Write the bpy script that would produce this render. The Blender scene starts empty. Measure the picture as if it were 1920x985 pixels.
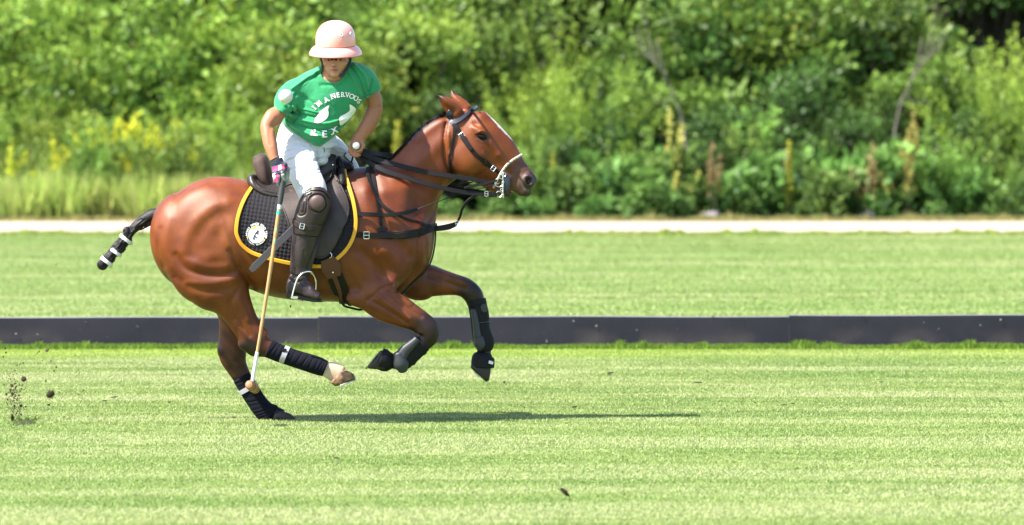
import bpy, bmesh, math, random
import numpy as np
from mathutils import Vector, Matrix
random.seed(7); rng = np.random.default_rng(7)
SC = bpy.context.scene; COL = SC.collection

# ---------------------------------------------------------------- camera
FPX = 9300.0; CD = 30.0; CH = 1.9; HY = 201.0      # focal length in photo pixels, distance, height, horizon row
cam_d = bpy.data.cameras.new('camera'); cam = bpy.data.objects.new('camera', cam_d); COL.objects.link(cam)
cam.location = (0, -CD, CH); cam.rotation_euler = (math.radians(90), 0, 0)
cam_d.sensor_width = 36.0; cam_d.lens = FPX*36/1920
cam_d.shift_y = -(492.5-HY)/1920
cam_d.clip_start = 0.5; cam_d.clip_end = 3000
cam_d.dof.use_dof = True; cam_d.dof.focus_distance = CD-0.3; cam_d.dof.aperture_fstop = 3.0
SC.camera = cam

# ---------------------------------------------------------------- light
SUN_DIR = Vector((-0.66, -0.30, 0.96)).normalized()      # towards the sun
sun_el = math.asin(SUN_DIR.z); sun_az = math.atan2(SUN_DIR.x, SUN_DIR.y)
wd = bpy.data.worlds.new('World'); SC.world = wd; wd.use_nodes = True
wn = wd.node_tree.nodes; wl = wd.node_tree.links
bg = wn.get('Background')
sky = wn.new('ShaderNodeTexSky'); sky.sky_type = 'NISHITA'; sky.sun_disc = False
sky.sun_elevation = sun_el; sky.sun_rotation = sun_az
sky.air_density = 1.0; sky.dust_density = 1.5; sky.ozone_density = 1.0
wl.new(sky.outputs[0], bg.inputs[0]); bg.inputs[1].default_value = 0.11
sd = bpy.data.lights.new('sun', 'SUN'); sd.energy = 4.7; sd.angle = math.radians(0.6); sd.color = (1.0, 0.94, 0.84)
so = bpy.data.objects.new('sun', sd); COL.objects.link(so)
so.rotation_euler = SUN_DIR.to_track_quat('Z', 'Y').to_euler(); so.location = (-20, -8, 25)
SC.view_settings.view_transform = 'Standard'; SC.view_settings.look = 'None'
SC.view_settings.exposure = 1.78; SC.view_settings.gamma = 1.0
SC.cycles.max_bounces = 6; SC.cycles.diffuse_bounces = 3; SC.cycles.transparent_max_bounces = 6
SC.cycles.use_denoising = True

# ---------------------------------------------------------------- helpers
def W(px, py, y=0.0):
    """photo pixel -> point at depth y (y = 0 is the plane the horse runs in)"""
    d = CD + y
    return np.array(((px-960)*d/FPX, y, CH-(py-HY)*d/FPX))
def m_of(pix, y=0.0): return pix*(CD+y)/FPX
def ground_y(py): return FPX*CH/(py-HY) - CD

def tag(o, label=None, cat=None, group=None, kind=None):
    if label: o['label'] = label
    if cat: o['category'] = cat
    if group: o['group'] = group
    if kind: o['kind'] = kind
    return o
def link_mesh(name, me, mat=None, parent=None, smooth=True, sharp=38):
    o = bpy.data.objects.new(name, me); COL.objects.link(o)
    if mat is not None:
        for mm in (mat if isinstance(mat, (list, tuple)) else [mat]): me.materials.append(mm)
    if smooth:
        me.polygons.foreach_set('use_smooth', np.ones(len(me.polygons), bool))
        if sharp: me.set_sharp_from_angle(angle=math.radians(sharp))
    if parent is not None: o.parent = parent; o.matrix_parent_inverse = parent.matrix_world.inverted() if parent.type != 'EMPTY' else Matrix.Translation(-Vector(parent.location))
    return o
def raw_mesh(V, F):
    me = bpy.data.meshes.new('m')
    V = np.asarray(V, np.float32)
    if isinstance(F, np.ndarray):
        n = F.shape[1]
        me.vertices.add(len(V)); me.vertices.foreach_set('co', V.ravel())
        me.loops.add(F.size); me.loops.foreach_set('vertex_index', F.astype(np.int32).ravel())
        me.polygons.add(len(F)); me.polygons.foreach_set('loop_start', np.arange(0, F.size, n, dtype=np.int32))
        me.update(calc_edges=True)
    else:
        me.from_pydata([tuple(map(float, v)) for v in V], [], F)
    me.validate()
    return me
def mesh_obj(name, V, F, mat=None, parent=None, smooth=True, sharp=38):
    me = raw_mesh(V, F); me.name = name
    return link_mesh(name, me, mat, parent, smooth, sharp)
def empty(name, loc):
    o = bpy.data.objects.new(name, None); COL.objects.link(o); o.location = tuple(loc); o.empty_display_size = .1
    return o

class Geo:
    """collects pieces into one mesh"""
    def __init__(s): s.V = []; s.F = []
    def add(s, V, F):
        b = len(s.V); s.V += [tuple(v) for v in V]; s.F += [tuple(i+b for i in f) for f in F]
    def build(s, name, mat, parent=None, smooth=True): return mesh_obj(name, s.V, s.F, mat, parent, smooth)

def tube(path, rad, n=8, caps=True):
    P = [Vector(p) for p in path]; V = []; F = []
    rads = rad if hasattr(rad, '__len__') else [rad]*len(P)
    up = Vector((0.13, 1, 0.07)).normalized(); prev = None
    for i, p in enumerate(P):
        t = (P[min(i+1, len(P)-1)]-P[max(i-1, 0)]).normalized()
        a = (prev if prev is not None else up); a = (a - t*a.dot(t))
        if a.length < 1e-4: a = Vector((1, 0, 0)) - t*t.x
        a.normalize(); prev = a; b = t.cross(a)
        for k in range(n):
            an = 2*math.pi*k/n; V.append(p + (a*math.cos(an)+b*math.sin(an))*rads[i])
    for i in range(len(P)-1):
        for k in range(n):
            F.append((i*n+k, i*n+(k+1) % n, (i+1)*n+(k+1) % n, (i+1)*n+k))
    if caps: F.append(tuple(range(n))[::-1]); F.append(tuple((len(P)-1)*n+k for k in range(n)))
    return V, F
def smooth_path(pts, n=6, closed=False):
    """Catmull-Rom through points (any dimension), n samples per span"""
    A = np.asarray(pts, float); k = len(A)
    if closed: E = np.vstack([A[-1], A, A[0], A[1]])
    else: E = np.vstack([2*A[0]-A[1], A, 2*A[-1]-A[-2]])
    out = []
    for i in range(1, (k if not closed else k+1)):
        p0, p1, p2, p3 = E[i-1], E[i], E[i+1], E[i+2]
        for j in range(n):
            t = j/n
            out.append(.5*((2*p1)+(-p0+p2)*t+(2*p0-5*p1+4*p2-p3)*t*t+(-p0+3*p1-3*p2+p3)*t**3))
    if not closed: out.append(A[-1])
    return np.array(out)
def ribbon(path, nrm, width, thick, closed=False):
    """flat strap: rectangular section swept along a path; nrm = outward normal at each point"""
    P = np.asarray(path, float); N = np.asarray(nrm, float); n = len(P); V = []; F = []
    wd_ = width if hasattr(width, '__len__') else [width]*n
    for i in range(n):
        a = P[(i-1) % n] if closed else P[max(i-1, 0)]; b = P[(i+1) % n] if closed else P[min(i+1, n-1)]
        t = b-a; t /= np.linalg.norm(t)+1e-9
        nn = N[i]-t*np.dot(N[i], t); nn /= np.linalg.norm(nn)+1e-9
        s = np.cross(t, nn); w = wd_[i]/2; h = thick/2; c = min(h, w)*.45
        for (u, v) in ((-w, -h), (w, -h), (w, h-c), (w-c, h), (-w+c, h), (-w, h-c)):
            V.append(P[i]+s*u+nn*v)
    m = 6
    for i in range(n if closed else n-1):
        j = (i+1) % n
        for k in range(m):
            F.append((i*m+k, i*m+(k+1) % m, j*m+(k+1) % m, j*m+k))
    if not closed: F.append(tuple(range(m))[::-1]); F.append(tuple((n-1)*m+k for k in range(m)))
    return V, F
def box(c, s, rot=None, bev=0.0):
    """box with bevelled edges, centre c, full size s"""
    bm = bmesh.new(); bmesh.ops.create_cube(bm, size=1)
    bmesh.ops.scale(bm, vec=Vector(s), verts=bm.verts)
    if bev: bmesh.ops.bevel(bm, geom=list(bm.edges), offset=bev, segments=2, affect='EDGES')
    if rot is not None: bmesh.ops.rotate(bm, matrix=rot, verts=bm.verts)
    bmesh.ops.translate(bm, vec=Vector(c), verts=bm.verts)
    bm.verts.index_update(); V = [tuple(v.co) for v in bm.verts]; F = [tuple(v.index for v in f.verts) for f in bm.faces]; bm.free()
    return V, F
def ellipsoid(c, r, u=16, v=10, rot=None):
    V = []; F = []
    for i in range(v+1):
        th = math.pi*i/v
        for k in range(u):
            ph = 2*math.pi*k/u
            p = Vector((r[0]*math.sin(th)*math.cos(ph), r[1]*math.sin(th)*math.sin(ph), r[2]*math.cos(th)))
            if rot is not None: p = rot @ p
            V.append((c[0]+p.x, c[1]+p.y, c[2]+p.z))
    for i in range(v):
        for k in range(u): F.append((i*u+k, (i+1)*u+k, (i+1)*u+(k+1) % u, i*u+(k+1) % u))
    return V, F

# ---------------------------------------------------------------- materials
def mat(name, color=(.5, .5, .5), rough=.6, metal=0.0, bump=None, vary=None, spec=.5, sheen=0, attr=None, sss=0, coat=0, mult=False):
    """bump=(scale, strength, distance); vary=(scale, amount, second colour); attr = colour attribute name"""
    m = bpy.data.materials.new(name); m.use_nodes = True; N = m.node_tree.nodes; L = m.node_tree.links
    b = N['Principled BSDF']; b.inputs['Roughness'].default_value = rough; b.inputs['Metallic'].default_value = metal
    b.inputs['Specular IOR Level'].default_value = spec
    b.inputs['Base Color'].default_value = (*color, 1)
    if sheen: b.inputs['Sheen Weight'].default_value = sheen
    if coat: b.inputs['Coat Weight'].default_value = coat
    if sss:
        b.inputs['Subsurface Weight'].default_value = sss; b.inputs['Subsurface Radius'].default_value = (1, .35, .2); b.inputs['Subsurface Scale'].default_value = .01
    tc = N.new('ShaderNodeNewGeometry'); src = None
    if attr:
        a = N.new('ShaderNodeAttribute'); a.attribute_name = attr; src = a.outputs['Color']
    if vary:
        n = N.new('ShaderNodeTexNoise'); n.inputs['Scale'].default_value = vary[0]; n.inputs['Detail'].default_value = 4
        L.new(tc.outputs['Position'], n.inputs['Vector'])
        mr = N.new('ShaderNodeMapRange'); mr.inputs[1].default_value = .35; mr.inputs[2].default_value = .65
        mr.inputs[3].default_value = 0; mr.inputs[4].default_value = vary[1]; L.new(n.outputs['Fac'], mr.inputs[0])
        mx = N.new('ShaderNodeMix'); mx.data_type = 'RGBA'; mx.blend_type = 'MULTIPLY' if mult else 'MIX'; L.new(mr.outputs[0], mx.inputs[0])
        if src: L.new(src, mx.inputs[6])
        else: mx.inputs[6].default_value = (*color, 1)
        if len(vary) > 2: mx.inputs[7].default_value = (*vary[2], 1)
        src = mx.outputs[2]
    if src: L.new(src, b.inputs['Base Color'])
    if bump:
        n2 = N.new('ShaderNodeTexNoise'); n2.inputs['Scale'].default_value = bump[0]; n2.inputs['Detail'].default_value = 5
        L.new(tc.outputs['Position'], n2.inputs['Vector'])
        bp = N.new('ShaderNodeBump'); bp.inputs['Strength'].default_value = bump[1]; bp.inputs['Distance'].default_value = bump[2]
        L.new(n2.outputs['Fac'], bp.inputs['Height']); L.new(bp.outputs[0], b.inputs['Normal'])
    return m
def set_colors(o, C):
    a = o.data.color_attributes.new('Col', 'FLOAT_COLOR', 'POINT')
    A = np.ones((len(o.data.vertices), 4), np.float32); A[:, :3] = C; a.data.foreach_set('color', A.ravel())
def sm(a, b, x):
    t = np.clip((x-a)/(b-a), 0, 1); return t*t*(3-2*t)

# ---------------------------------------------------------------- sculpting volumes (distance fields -> one continuous mesh)
def cr_resample(A, n):
    A = np.asarray(A, float); k = len(A); E = np.vstack([2*A[0]-A[1], A, 2*A[-1]-A[-2]])
    u = np.linspace(0, k-1-1e-6, n); i = u.astype(int); t = (u-i)[:, None]
    p0, p1, p2, p3 = E[i], E[i+1], E[i+2], E[i+3]
    return .5*((2*p1)+(-p0+p2)*t+(2*p0-5*p1+4*p2-p3)*t*t+(-p0+3*p1-3*p2+p3)*t**3)
def dist2path(PX, PZ, path):
    """2-D distance of grid points to a polyline"""
    best = np.full(np.broadcast(PX, PZ).shape, 1e9, np.float32)
    for a, b in zip(path[:-1], path[1:]):
        d = b-a; L2 = max((d*d).sum(), 1e-12)
        t = np.clip(((PX-a[0])*d[0]+(PZ-a[1])*d[1])/L2, 0, 1)
        best = np.minimum(best, (PX-a[0]-t*d[0])**2+(PZ-a[1]-t*d[1])**2)
    return np.sqrt(best)
class Vol:
    def __init__(s, lo, hi, r):
        s.lo = np.array(lo, float); s.r = r; s.n = np.ceil((np.array(hi)-s.lo)/r).astype(int)+1
        s.ax = [s.lo[i]+r*np.arange(s.n[i]) for i in range(3)]
        s.F = np.full(s.n, .2, np.float32)
    def sl(s, lo, hi):
        a = np.clip(np.floor((np.array(lo)-s.lo)/s.r).astype(int), 0, s.n-2); b = np.clip(np.ceil((np.array(hi)-s.lo)/s.r).astype(int)+1, a+1, s.n)
        S = tuple(slice(a[i], b[i]) for i in range(3))
        g = [s.ax[i][S[i]].astype(np.float32) for i in range(3)]
        return S, g[0][:, None, None], g[1][None, :, None], g[2][None, None, :]
    def mix(s, S, f, k, op):
        F = s.F[S]; k = max(k, 1e-5)
        if op == 'u':
            h = np.clip(.5+.5*(F-f)/k, 0, 1); s.F[S] = F*(1-h)+f*h-k*h*(1-h)
        elif op == 's':
            h = np.clip(.5-.5*(F+f)/k, 0, 1); s.F[S] = F*(1-h)-f*h+k*h*(1-h)
        elif op == 'i':
            s.F[S] = np.maximum(F, f)
    def loft(s, st, k=.03, p=2.0, cap0=1.0, cap1=1.0, op='u', wscale=1.0, grow=0.0):
        """st: stations (ax,ay, bx,by, halfwidth, y): silhouette pixel pair in the photo, half width and depth in metres"""
        R = []
        for (ax, ay, bx, by, w, yc) in st:
            A = W(ax, ay, yc); B = W(bx, by, yc); c = (A+B)/2
            R.append((c[0], c[2], np.linalg.norm(A-B)/2+grow, w*wscale+grow, yc))
        R = cr_resample(R, max(24, 12*len(R))); R[:, 2:4] = np.maximum(R[:, 2:4], .002)
        mg = R[:, 2].max()*max(1, cap0, cap1)+k+.02; mw = R[:, 3].max()+k+.02
        S, X, Y, Z = s.sl((R[:, 0].min()-mg, R[:, 4].min()-mw, R[:, 1].min()-mg), (R[:, 0].max()+mg, R[:, 4].max()+mw, R[:, 1].max()+mg))
        X2 = X[:, 0, 0][:, None]; Z2 = Z[0, 0][None, :]
        best = np.full((X2.shape[0], Z2.shape[1]), 1e9, np.float32); U = np.zeros_like(best); E = np.zeros_like(best)
        n = len(R)
        for i in range(n-1):
            a = R[i, :2]; d = R[i+1, :2]-a; L2 = (d*d).sum()+1e-12
            t = ((X2-a[0])*d[0]+(Z2-a[1])*d[1])/L2; tc = np.clip(t, 0, 1)
            d2 = (X2-a[0]-tc*d[0])**2+(Z2-a[1]-tc*d[1])**2; m = d2 < best
            L = math.sqrt(L2); e = np.zeros_like(d2)
            if i == 0: e = np.where(t < 0, -t*L, e)
            if i == n-2: e = np.where(t > 1, -(t-1)*L, e)   # negative marks the far end
            best = np.where(m, d2, best); U = np.where(m, i+tc, U); E = np.where(m, e, E)
        ii = np.clip(U.astype(int), 0, n-2); fr = U-ii
        g = lambda c: (R[ii, c]*(1-fr)+R[ii+1, c]*fr).astype(np.float32)
        h, w, yc = g(2), g(3), g(4)
        perp2 = np.maximum(best-E*E, 0)
        cap = np.where(E > 0, cap0, cap1)*h
        e = np.abs(E)/np.maximum(cap, 1e-4); sp = np.sqrt(perp2)/h
        a = np.sqrt(sp**2+e**2)[:, None, :]; b = np.abs(Y-yc[:, None, :])/w[:, None, :]
        q = np.sqrt(a*a+b*b) if p == 2 else (a**p+b**p)**(1/p)
        # approximate distance: divide by gradient length
        ga = a/np.maximum(q, 1e-3); gb = b/np.maximum(q, 1e-3)
        hh = h[:, None, :]; ww = w[:, None, :]
        gl = np.sqrt((ga**(p-1)/hh)**2+(gb**(p-1)/ww)**2)
        f = (q-1)/np.maximum(gl, 1e-3)
        s.mix(S, f.astype(np.float32), k, op)
    def slices(s, rows, k=.02, p=2.15):
        """rows: (py, left px, right px, halfwidth, y): a body given by level slices of its outline in the photo"""
        R = []
        for py, xl, xr, w, yc in rows:
            A = W(xl, py, yc); B = W(xr, py, yc); R.append((A[2], (A[0]+B[0])/2, (B[0]-A[0])/2, w, yc))
        R = cr_resample(R[::-1], 8*len(R)); zz = R[:, 0]; m = .03
        S, X, Y, Z = s.sl((R[:, 1].min()-R[:, 2].max()-m, R[:, 4].min()-R[:, 3].max()-m, zz.min()-m), (R[:, 1].max()+R[:, 2].max()+m, R[:, 4].max()+R[:, 3].max()+m, zz.max()+m))
        z = Z[0, 0]; g = lambda c: np.interp(z, zz, R[:, c])[None, None, :].astype(np.float32)
        cx, h, w, yc = g(1), g(2), g(3), g(4); sl_ = np.abs(np.gradient(np.interp(z, zz, R[:, 2]), s.r))[None, None, :]
        a = np.abs(X-cx)/h; b = np.abs(Y-yc)/w; q = (a**p+b**p)**(1/p); ga = a/np.maximum(q, 1e-3); gb = b/np.maximum(q, 1e-3)
        f = (q-1)/np.maximum(np.sqrt((ga**(p-1)/h)**2+(gb**(p-1)/w)**2), 1e-3)/np.sqrt(1+np.minimum(sl_, 3)**2*.5)
        e = np.maximum(zz.min()-Z, Z-zz.max()); s.mix(S, np.maximum(f, e).astype(np.float32), k, 'u')
    def ell(s, c, r, k=.02, rot=None, op='u'):
        c = np.array(c, float); r = np.array(r, float); m = r.max()+k+.02
        S, X, Y, Z = s.sl(c-m, c+m); x, y, z = X-c[0], Y-c[1], Z-c[2]
        if rot is not None:
            R = np.array(rot.to_3x3().transposed() if hasattr(rot, 'to_3x3') else rot)
            x, y, z = R[0][0]*x+R[0][1]*y+R[0][2]*z, R[1][0]*x+R[1][1]*y+R[1][2]*z, R[2][0]*x+R[2][1]*y+R[2][2]*z
        k0 = np.sqrt((x/r[0])**2+(y/r[1])**2+(z/r[2])**2); k1 = np.sqrt((x/r[0]**2)**2+(y/r[1]**2)**2+(z/r[2]**2)**2)
        s.mix(S, (k0*(k0-1)/np.maximum(k1, 1e-6)).astype(np.float32), k, op)
    def cone(s, a, b, ra, rb, k=.01, op='u'):
        a = np.array(a, float); b = np.array(b, float); m = max(ra, rb)+k+.015
        S, X, Y, Z = s.sl(np.minimum(a, b)-m, np.maximum(a, b)+m); d = b-a; L2 = (d*d).sum()+1e-12
        t = np.clip(((X-a[0])*d[0]+(Y-a[1])*d[1]+(Z-a[2])*d[2])/L2, 0, 1)
        f = np.sqrt((X-a[0]-t*d[0])**2+(Y-a[1]-t*d[1])**2+(Z-a[2]-t*d[2])**2)-(ra+(rb-ra)*t)
        s.mix(S, f.astype(np.float32), k, op)
    def chain(s, pts, rads, k=.01, op='u'):
        for i in range(len(pts)-1): s.cone(pts[i], pts[i+1], rads[i], rads[i+1], k, op)
    def plane(s, point, n, lo=None, hi=None):
        """keep only the side the normal points away from"""
        n = np.array(n, float); n /= np.linalg.norm(n)
        S, X, Y, Z = s.sl(s.lo if lo is None else lo, s.lo+s.r*s.n if hi is None else hi)
        s.mix(S, ((X-point[0])*n[0]+(Y-point[1])*n[1]+(Z-point[2])*n[2]).astype(np.float32), 0, 'i')
    def relief(s, pix, r, amt, side='near', y0=0.0, yat=-.2):
        """raise (amt > 0) or engrave (amt < 0) along a line of photo pixels on one side of the body"""
        P = np.array([W(px, py, yat)[[0, 2]] for px, py in pix])
        if len(P) > 2: P = smooth_path(P, 5)
        m = r*3
        S, X, Y, Z = s.sl((P[:, 0].min()-m, s.lo[1], P[:, 1].min()-m), (P[:, 0].max()+m, 1e3, P[:, 1].max()+m))
        D = dist2path(X[:, 0, 0][:, None], Z[0, 0][None, :], P) if len(P) > 1 else np.hypot(X[:, 0, 0][:, None]-P[0, 0], Z[0, 0][None, :]-P[0, 1])
        g = (amt*np.exp(-(D/r)**2)).astype(np.float32)[:, None, :]
        wy = np.clip((y0-Y)/.03, 0, 1) if side == 'near' else (np.clip((Y-y0)/.03, 0, 1) if side == 'far' else 1.0)
        s.F[S] -= g*wy
    def clip_to(s, vol, margin, lo, hi):
        """keep this body inside another one (minus a margin) within a box"""
        S, X, Y, Z = s.sl(lo, hi); g = np.stack(np.broadcast_arrays(X, Y, Z), -1).reshape(-1, 3).astype(float)
        s.F[S] = np.maximum(s.F[S], (vol.val(g)+margin).reshape(s.F[S].shape).astype(np.float32))
    def blur(s, rad, passes, weight):
        """soften the field; weight(X, Y, Z) in 0..1"""
        G = s.F.copy()
        for _ in range(passes):
            for ax in range(3):
                C = np.cumsum(np.concatenate([np.repeat(np.take(G, [0], ax), rad+1, ax), G, np.repeat(np.take(G, [-1], ax), rad, ax)], ax), ax, dtype=np.float64); n = s.n[ax]; w = 2*rad+1
                G = ((np.take(C, range(w, w+n), ax)-np.take(C, range(0, n), ax))/w).astype(np.float32)
        X, Y, Z = s.ax[0][:, None, None], s.ax[1][None, :, None], s.ax[2][None, None, :]
        m = weight(X, Y, Z).astype(np.float32); s.F = s.F*(1-m)+G*m
    def val(s, P):
        P = np.atleast_2d(P); u = (P-s.lo)/s.r; i = np.clip(np.floor(u).astype(int), 0, s.n-2); f = np.clip(u-i, 0, 1); F = s.F; o = 0
        for dx in (0, 1):
            for dy in (0, 1):
                for dz in (0, 1):
                    w = (f[:, 0] if dx else 1-f[:, 0])*(f[:, 1] if dy else 1-f[:, 1])*(f[:, 2] if dz else 1-f[:, 2])
                    o = o+w*F[i[:, 0]+dx, i[:, 1]+dy, i[:, 2]+dz]
        return o
    def grad(s, P, e=None):
        e = e or 1.5*s.r; P = np.atleast_2d(P); G = np.zeros_like(P, float)
        for a in range(3):
            d = np.zeros(3); d[a] = e; G[:, a] = (s.val(P+d)-s.val(P-d))/(2*e)
        return G
    def snap(s, P, off=0.0, it=14):
        """move points onto the surface (plus an offset); returns points and normals"""
        P = np.array(np.atleast_2d(P), float)
        for _ in range(it):
            G = s.grad(P); L = np.linalg.norm(G, axis=1, keepdims=True)+1e-6; G /= L
            st = (s.val(P)/np.clip(L[:, 0], .3, 3))[:, None]; P = P-G*np.clip(st, -.03, .03)*.8
        G = s.grad(P); G /= np.linalg.norm(G, axis=1, keepdims=True)+1e-6
        return P+G*off, G
    def front(s, px, py, off=0.0, far=False, guess=-.2):
        """points of the near (or far) surface seen at photo pixels"""
        px = np.atleast_1d(np.asarray(px, float)); py = np.atleast_1d(np.asarray(py, float))
        ys = s.ax[1]; n = len(px); y = np.full(n, np.nan); prev = None
        order = ys if not far else ys[::-1]
        for yy in order:
            d = CD+yy; P = np.stack([(px-960)*d/FPX, np.full(n, yy), CH-(py-HY)*d/FPX], 1); v = s.val(P)
            if prev is not None:
                hit = np.isnan(y) & (v < 0) & (prev[0] >= 0)
                t = prev[0]/(prev[0]-v+1e-9); y = np.where(hit, prev[1]+(yy-prev[1])*t, y)
            prev = (v, yy)
        bad = np.isnan(y); y = np.where(bad, guess if not bad.all() else guess, y)
        d = CD+y; P = np.stack([(px-960)*d/FPX, y, CH-(py-HY)*d/FPX], 1)
        G = s.grad(P); G /= np.linalg.norm(G, axis=1, keepdims=True)+1e-6
        return P+G*off, G, ~bad
    def mesh(s, name, mat, parent=None):
        F = s.F; F[0] = F[-1] = .2; F[:, 0] = F[:, -1] = .2; F[:, :, 0] = F[:, :, -1] = .2
        B = F < 0
        cnt = np.zeros(s.n-1, np.int8)
        for dx in (0, 1):
            for dy in (0, 1):
                for dz in (0, 1): cnt += B[dx:s.n[0]-1+dx, dy:s.n[1]-1+dy, dz:s.n[2]-1+dz]
        act = (cnt > 0) & (cnt < 8); C = np.argwhere(act); idx = np.full(act.shape, -1, np.int32); idx[act] = np.arange(len(C))
        cor = {}
        for dx in (0, 1):
            for dy in (0, 1):
                for dz in (0, 1): cor[(dx, dy, dz)] = F[C[:, 0]+dx, C[:, 1]+dy, C[:, 2]+dz]
        acc = np.zeros((len(C), 3)); num = np.zeros(len(C))
        for ax in range(3):
            for u in (0, 1):
                for v in (0, 1):
                    a = [0, 0, 0]; o = [i for i in range(3) if i != ax]; a[o[0]] = u; a[o[1]] = v; b = list(a); b[ax] = 1
                    va, vb = cor[tuple(a)], cor[tuple(b)]; m = (va < 0) != (vb < 0); t = va/(va-vb+1e-12)
                    q = np.zeros((len(C), 3)); q += a; q[:, ax] = t; acc[m] += q[m]; num += m
        V = s.lo+(C+acc/num[:, None])*s.r
        Q = []
        for ax in range(3):
            o = [i for i in range(3) if i != ax]
            A = np.take(B, range(0, s.n[ax]-1), ax); D = np.take(B, range(1, s.n[ax]), ax)
            E = np.argwhere(A != D); E = E[(E[:, o[0]] > 0) & (E[:, o[1]] > 0) & (E[:, o[0]] < s.n[o[0]]-1) & (E[:, o[1]] < s.n[o[1]]-1)]
            ins = B[E[:, 0], E[:, 1], E[:, 2]]
            def cell(du, dv):
                c = E.copy(); c[:, o[0]] -= du; c[:, o[1]] -= dv; return idx[c[:, 0], c[:, 1], c[:, 2]]
            q = np.stack([cell(1, 1), cell(0, 1), cell(0, 0), cell(1, 0)], 1)
            flip = ins if ax != 1 else ~ins
            q[~flip] = q[~flip][:, ::-1]; Q.append(q)
        Q = np.vstack(Q); Q = Q[(Q >= 0).all(1)]
        for _ in range(2):      # pull vertices onto the surface, then relax a little
            v = s.val(V); G = s.grad(V, s.r); L2 = (G*G).sum(1)+1e-4; V = V-G*np.clip(v/L2, -s.r*.5, s.r*.5)[:, None]
        return mesh_obj(name, V, Q, mat, parent, sharp=0)
# ================================================================ THE PLACE
def noise2(X, Y, scale, seed=0, oct=3, ax=1.0):
    out = np.zeros_like(X, float); amp = 1; tot = 0
    for o in range(oct):
        r = np.random.default_rng(seed*31+o); G = r.random((257, 257)); u = (X/scale*ax+seed*17.3) % 256; v = (Y/scale+seed*9.1) % 256
        i = u.astype(int); j = v.astype(int); fu = u-i; fv = v-j; fu = fu*fu*(3-2*fu); fv = fv*fv*(3-2*fv)
        out += amp*((G[i, j]*(1-fu)+G[i+1, j]*fu)*(1-fv)+(G[i, j+1]*(1-fu)+G[i+1, j+1]*fu)*fv); tot += amp; amp *= .5; scale = scale/2
    return out/tot
BOARD_Y = ground_y(653)          # the low boards along the field
PATH0, PATH1 = ground_y(441.5), ground_y(415.5)

# ---- turf sheet
def turf_material():
    m = bpy.data.materials.new('turf'); m.use_nodes = True; N = m.node_tree.nodes; L = m.node_tree.links; b = N['Principled BSDF']; b.inputs['Roughness'].default_value = .9; b.inputs['Specular IOR Level'].default_value = .15
    g = N.new('ShaderNodeNewGeometry')
    def nz(sc, st, det=4):
        mp = N.new('ShaderNodeMapping'); mp.inputs['Scale'].default_value = st; L.new(g.outputs['Position'], mp.inputs[0]); n = N.new('ShaderNodeTexNoise'); n.inputs['Scale'].default_value = sc; n.inputs['Detail'].default_value = det; L.new(mp.outputs[0], n.inputs['Vector']); return n.outputs['Fac']
    def ramp(f, a, b_):
        r = N.new('ShaderNodeMapRange'); r.inputs[1].default_value = a; r.inputs[2].default_value = b_; L.new(f, r.inputs[0]); return r.outputs[0]
    def mixc(f, A, B_):
        x = N.new('ShaderNodeMix'); x.data_type = 'RGBA'; L.new(f, x.inputs[0])
        for s_, c in ((6, A), (7, B_)):
            if isinstance(c, tuple): x.inputs[s_].default_value = (*c, 1)
            else: L.new(c, x.inputs[s_])
        return x.outputs[2]
    c = mixc(ramp(nz(1.2, (.5, 1, 1)), .38, .62), (.115, .185, .040), (.165, .225, .062))
    c = mixc(ramp(nz(14, (.35, 1, 1)), .52, .75), c, (.22, .25, .10))
    c = mixc(ramp(nz(45, (.5, 1, 1), 6), .55, .75), c, (.08, .15, .03))
    L.new(c, b.inputs['Base Color'])
    bp = N.new('ShaderNodeBump'); bp.inputs['Distance'].default_value = .03; L.new(nz(60, (1, 1, 1), 5), bp.inputs['Height']); L.new(bp.outputs[0], b.inputs['Normal'])
    return m
M_turf = turf_material()
gx = np.array([-700, -60, -20, -8, 0, 8, 20, 60, 700.]); gy = np.array([-60, -29, -10, 0, 10, 30, PATH0, PATH0+3, 64, 120, 600, 1800.])
V = [(x, y, 0) for y in gy for x in gx]; nx_ = len(gx); F = [(j*nx_+i, j*nx_+i+1, (j+1)*nx_+i+1, (j+1)*nx_+i) for j in range(len(gy)-1) for i in range(nx_-1)]
tag(mesh_obj('field', V, F, M_turf, smooth=False), kind='structure')
# gravel path: a slightly raised sheet with a ragged edge
M_gravel = mat('pale_gravel', (.37, .285, .235), rough=.95, bump=(9, .6, .02), vary=(2.2, .6, (.30, .26, .22)), spec=.1)
xs = np.linspace(-70, 70, 700); e0 = PATH0+.5*(noise2(xs, xs*0, 1.3, 3)-.5)*2.2; e1 = PATH1+(noise2(xs, xs*0, 1.1, 5)-.5)*1.4
V = [(x, a, .004) for x, a in zip(xs, e0)]+[(x, (a+b)/2, .035) for x, a, b in zip(xs, e0, e1)]+[(x, b, .004) for x, b in zip(xs, e1)]; n = len(xs)
F = [(r*n+i, r*n+i+1, (r+1)*n+i+1, (r+1)*n+i) for r in (0, 1) for i in range(n-1)]
tag(mesh_obj('gravel_path', V, F, M_gravel), kind='structure')
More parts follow.
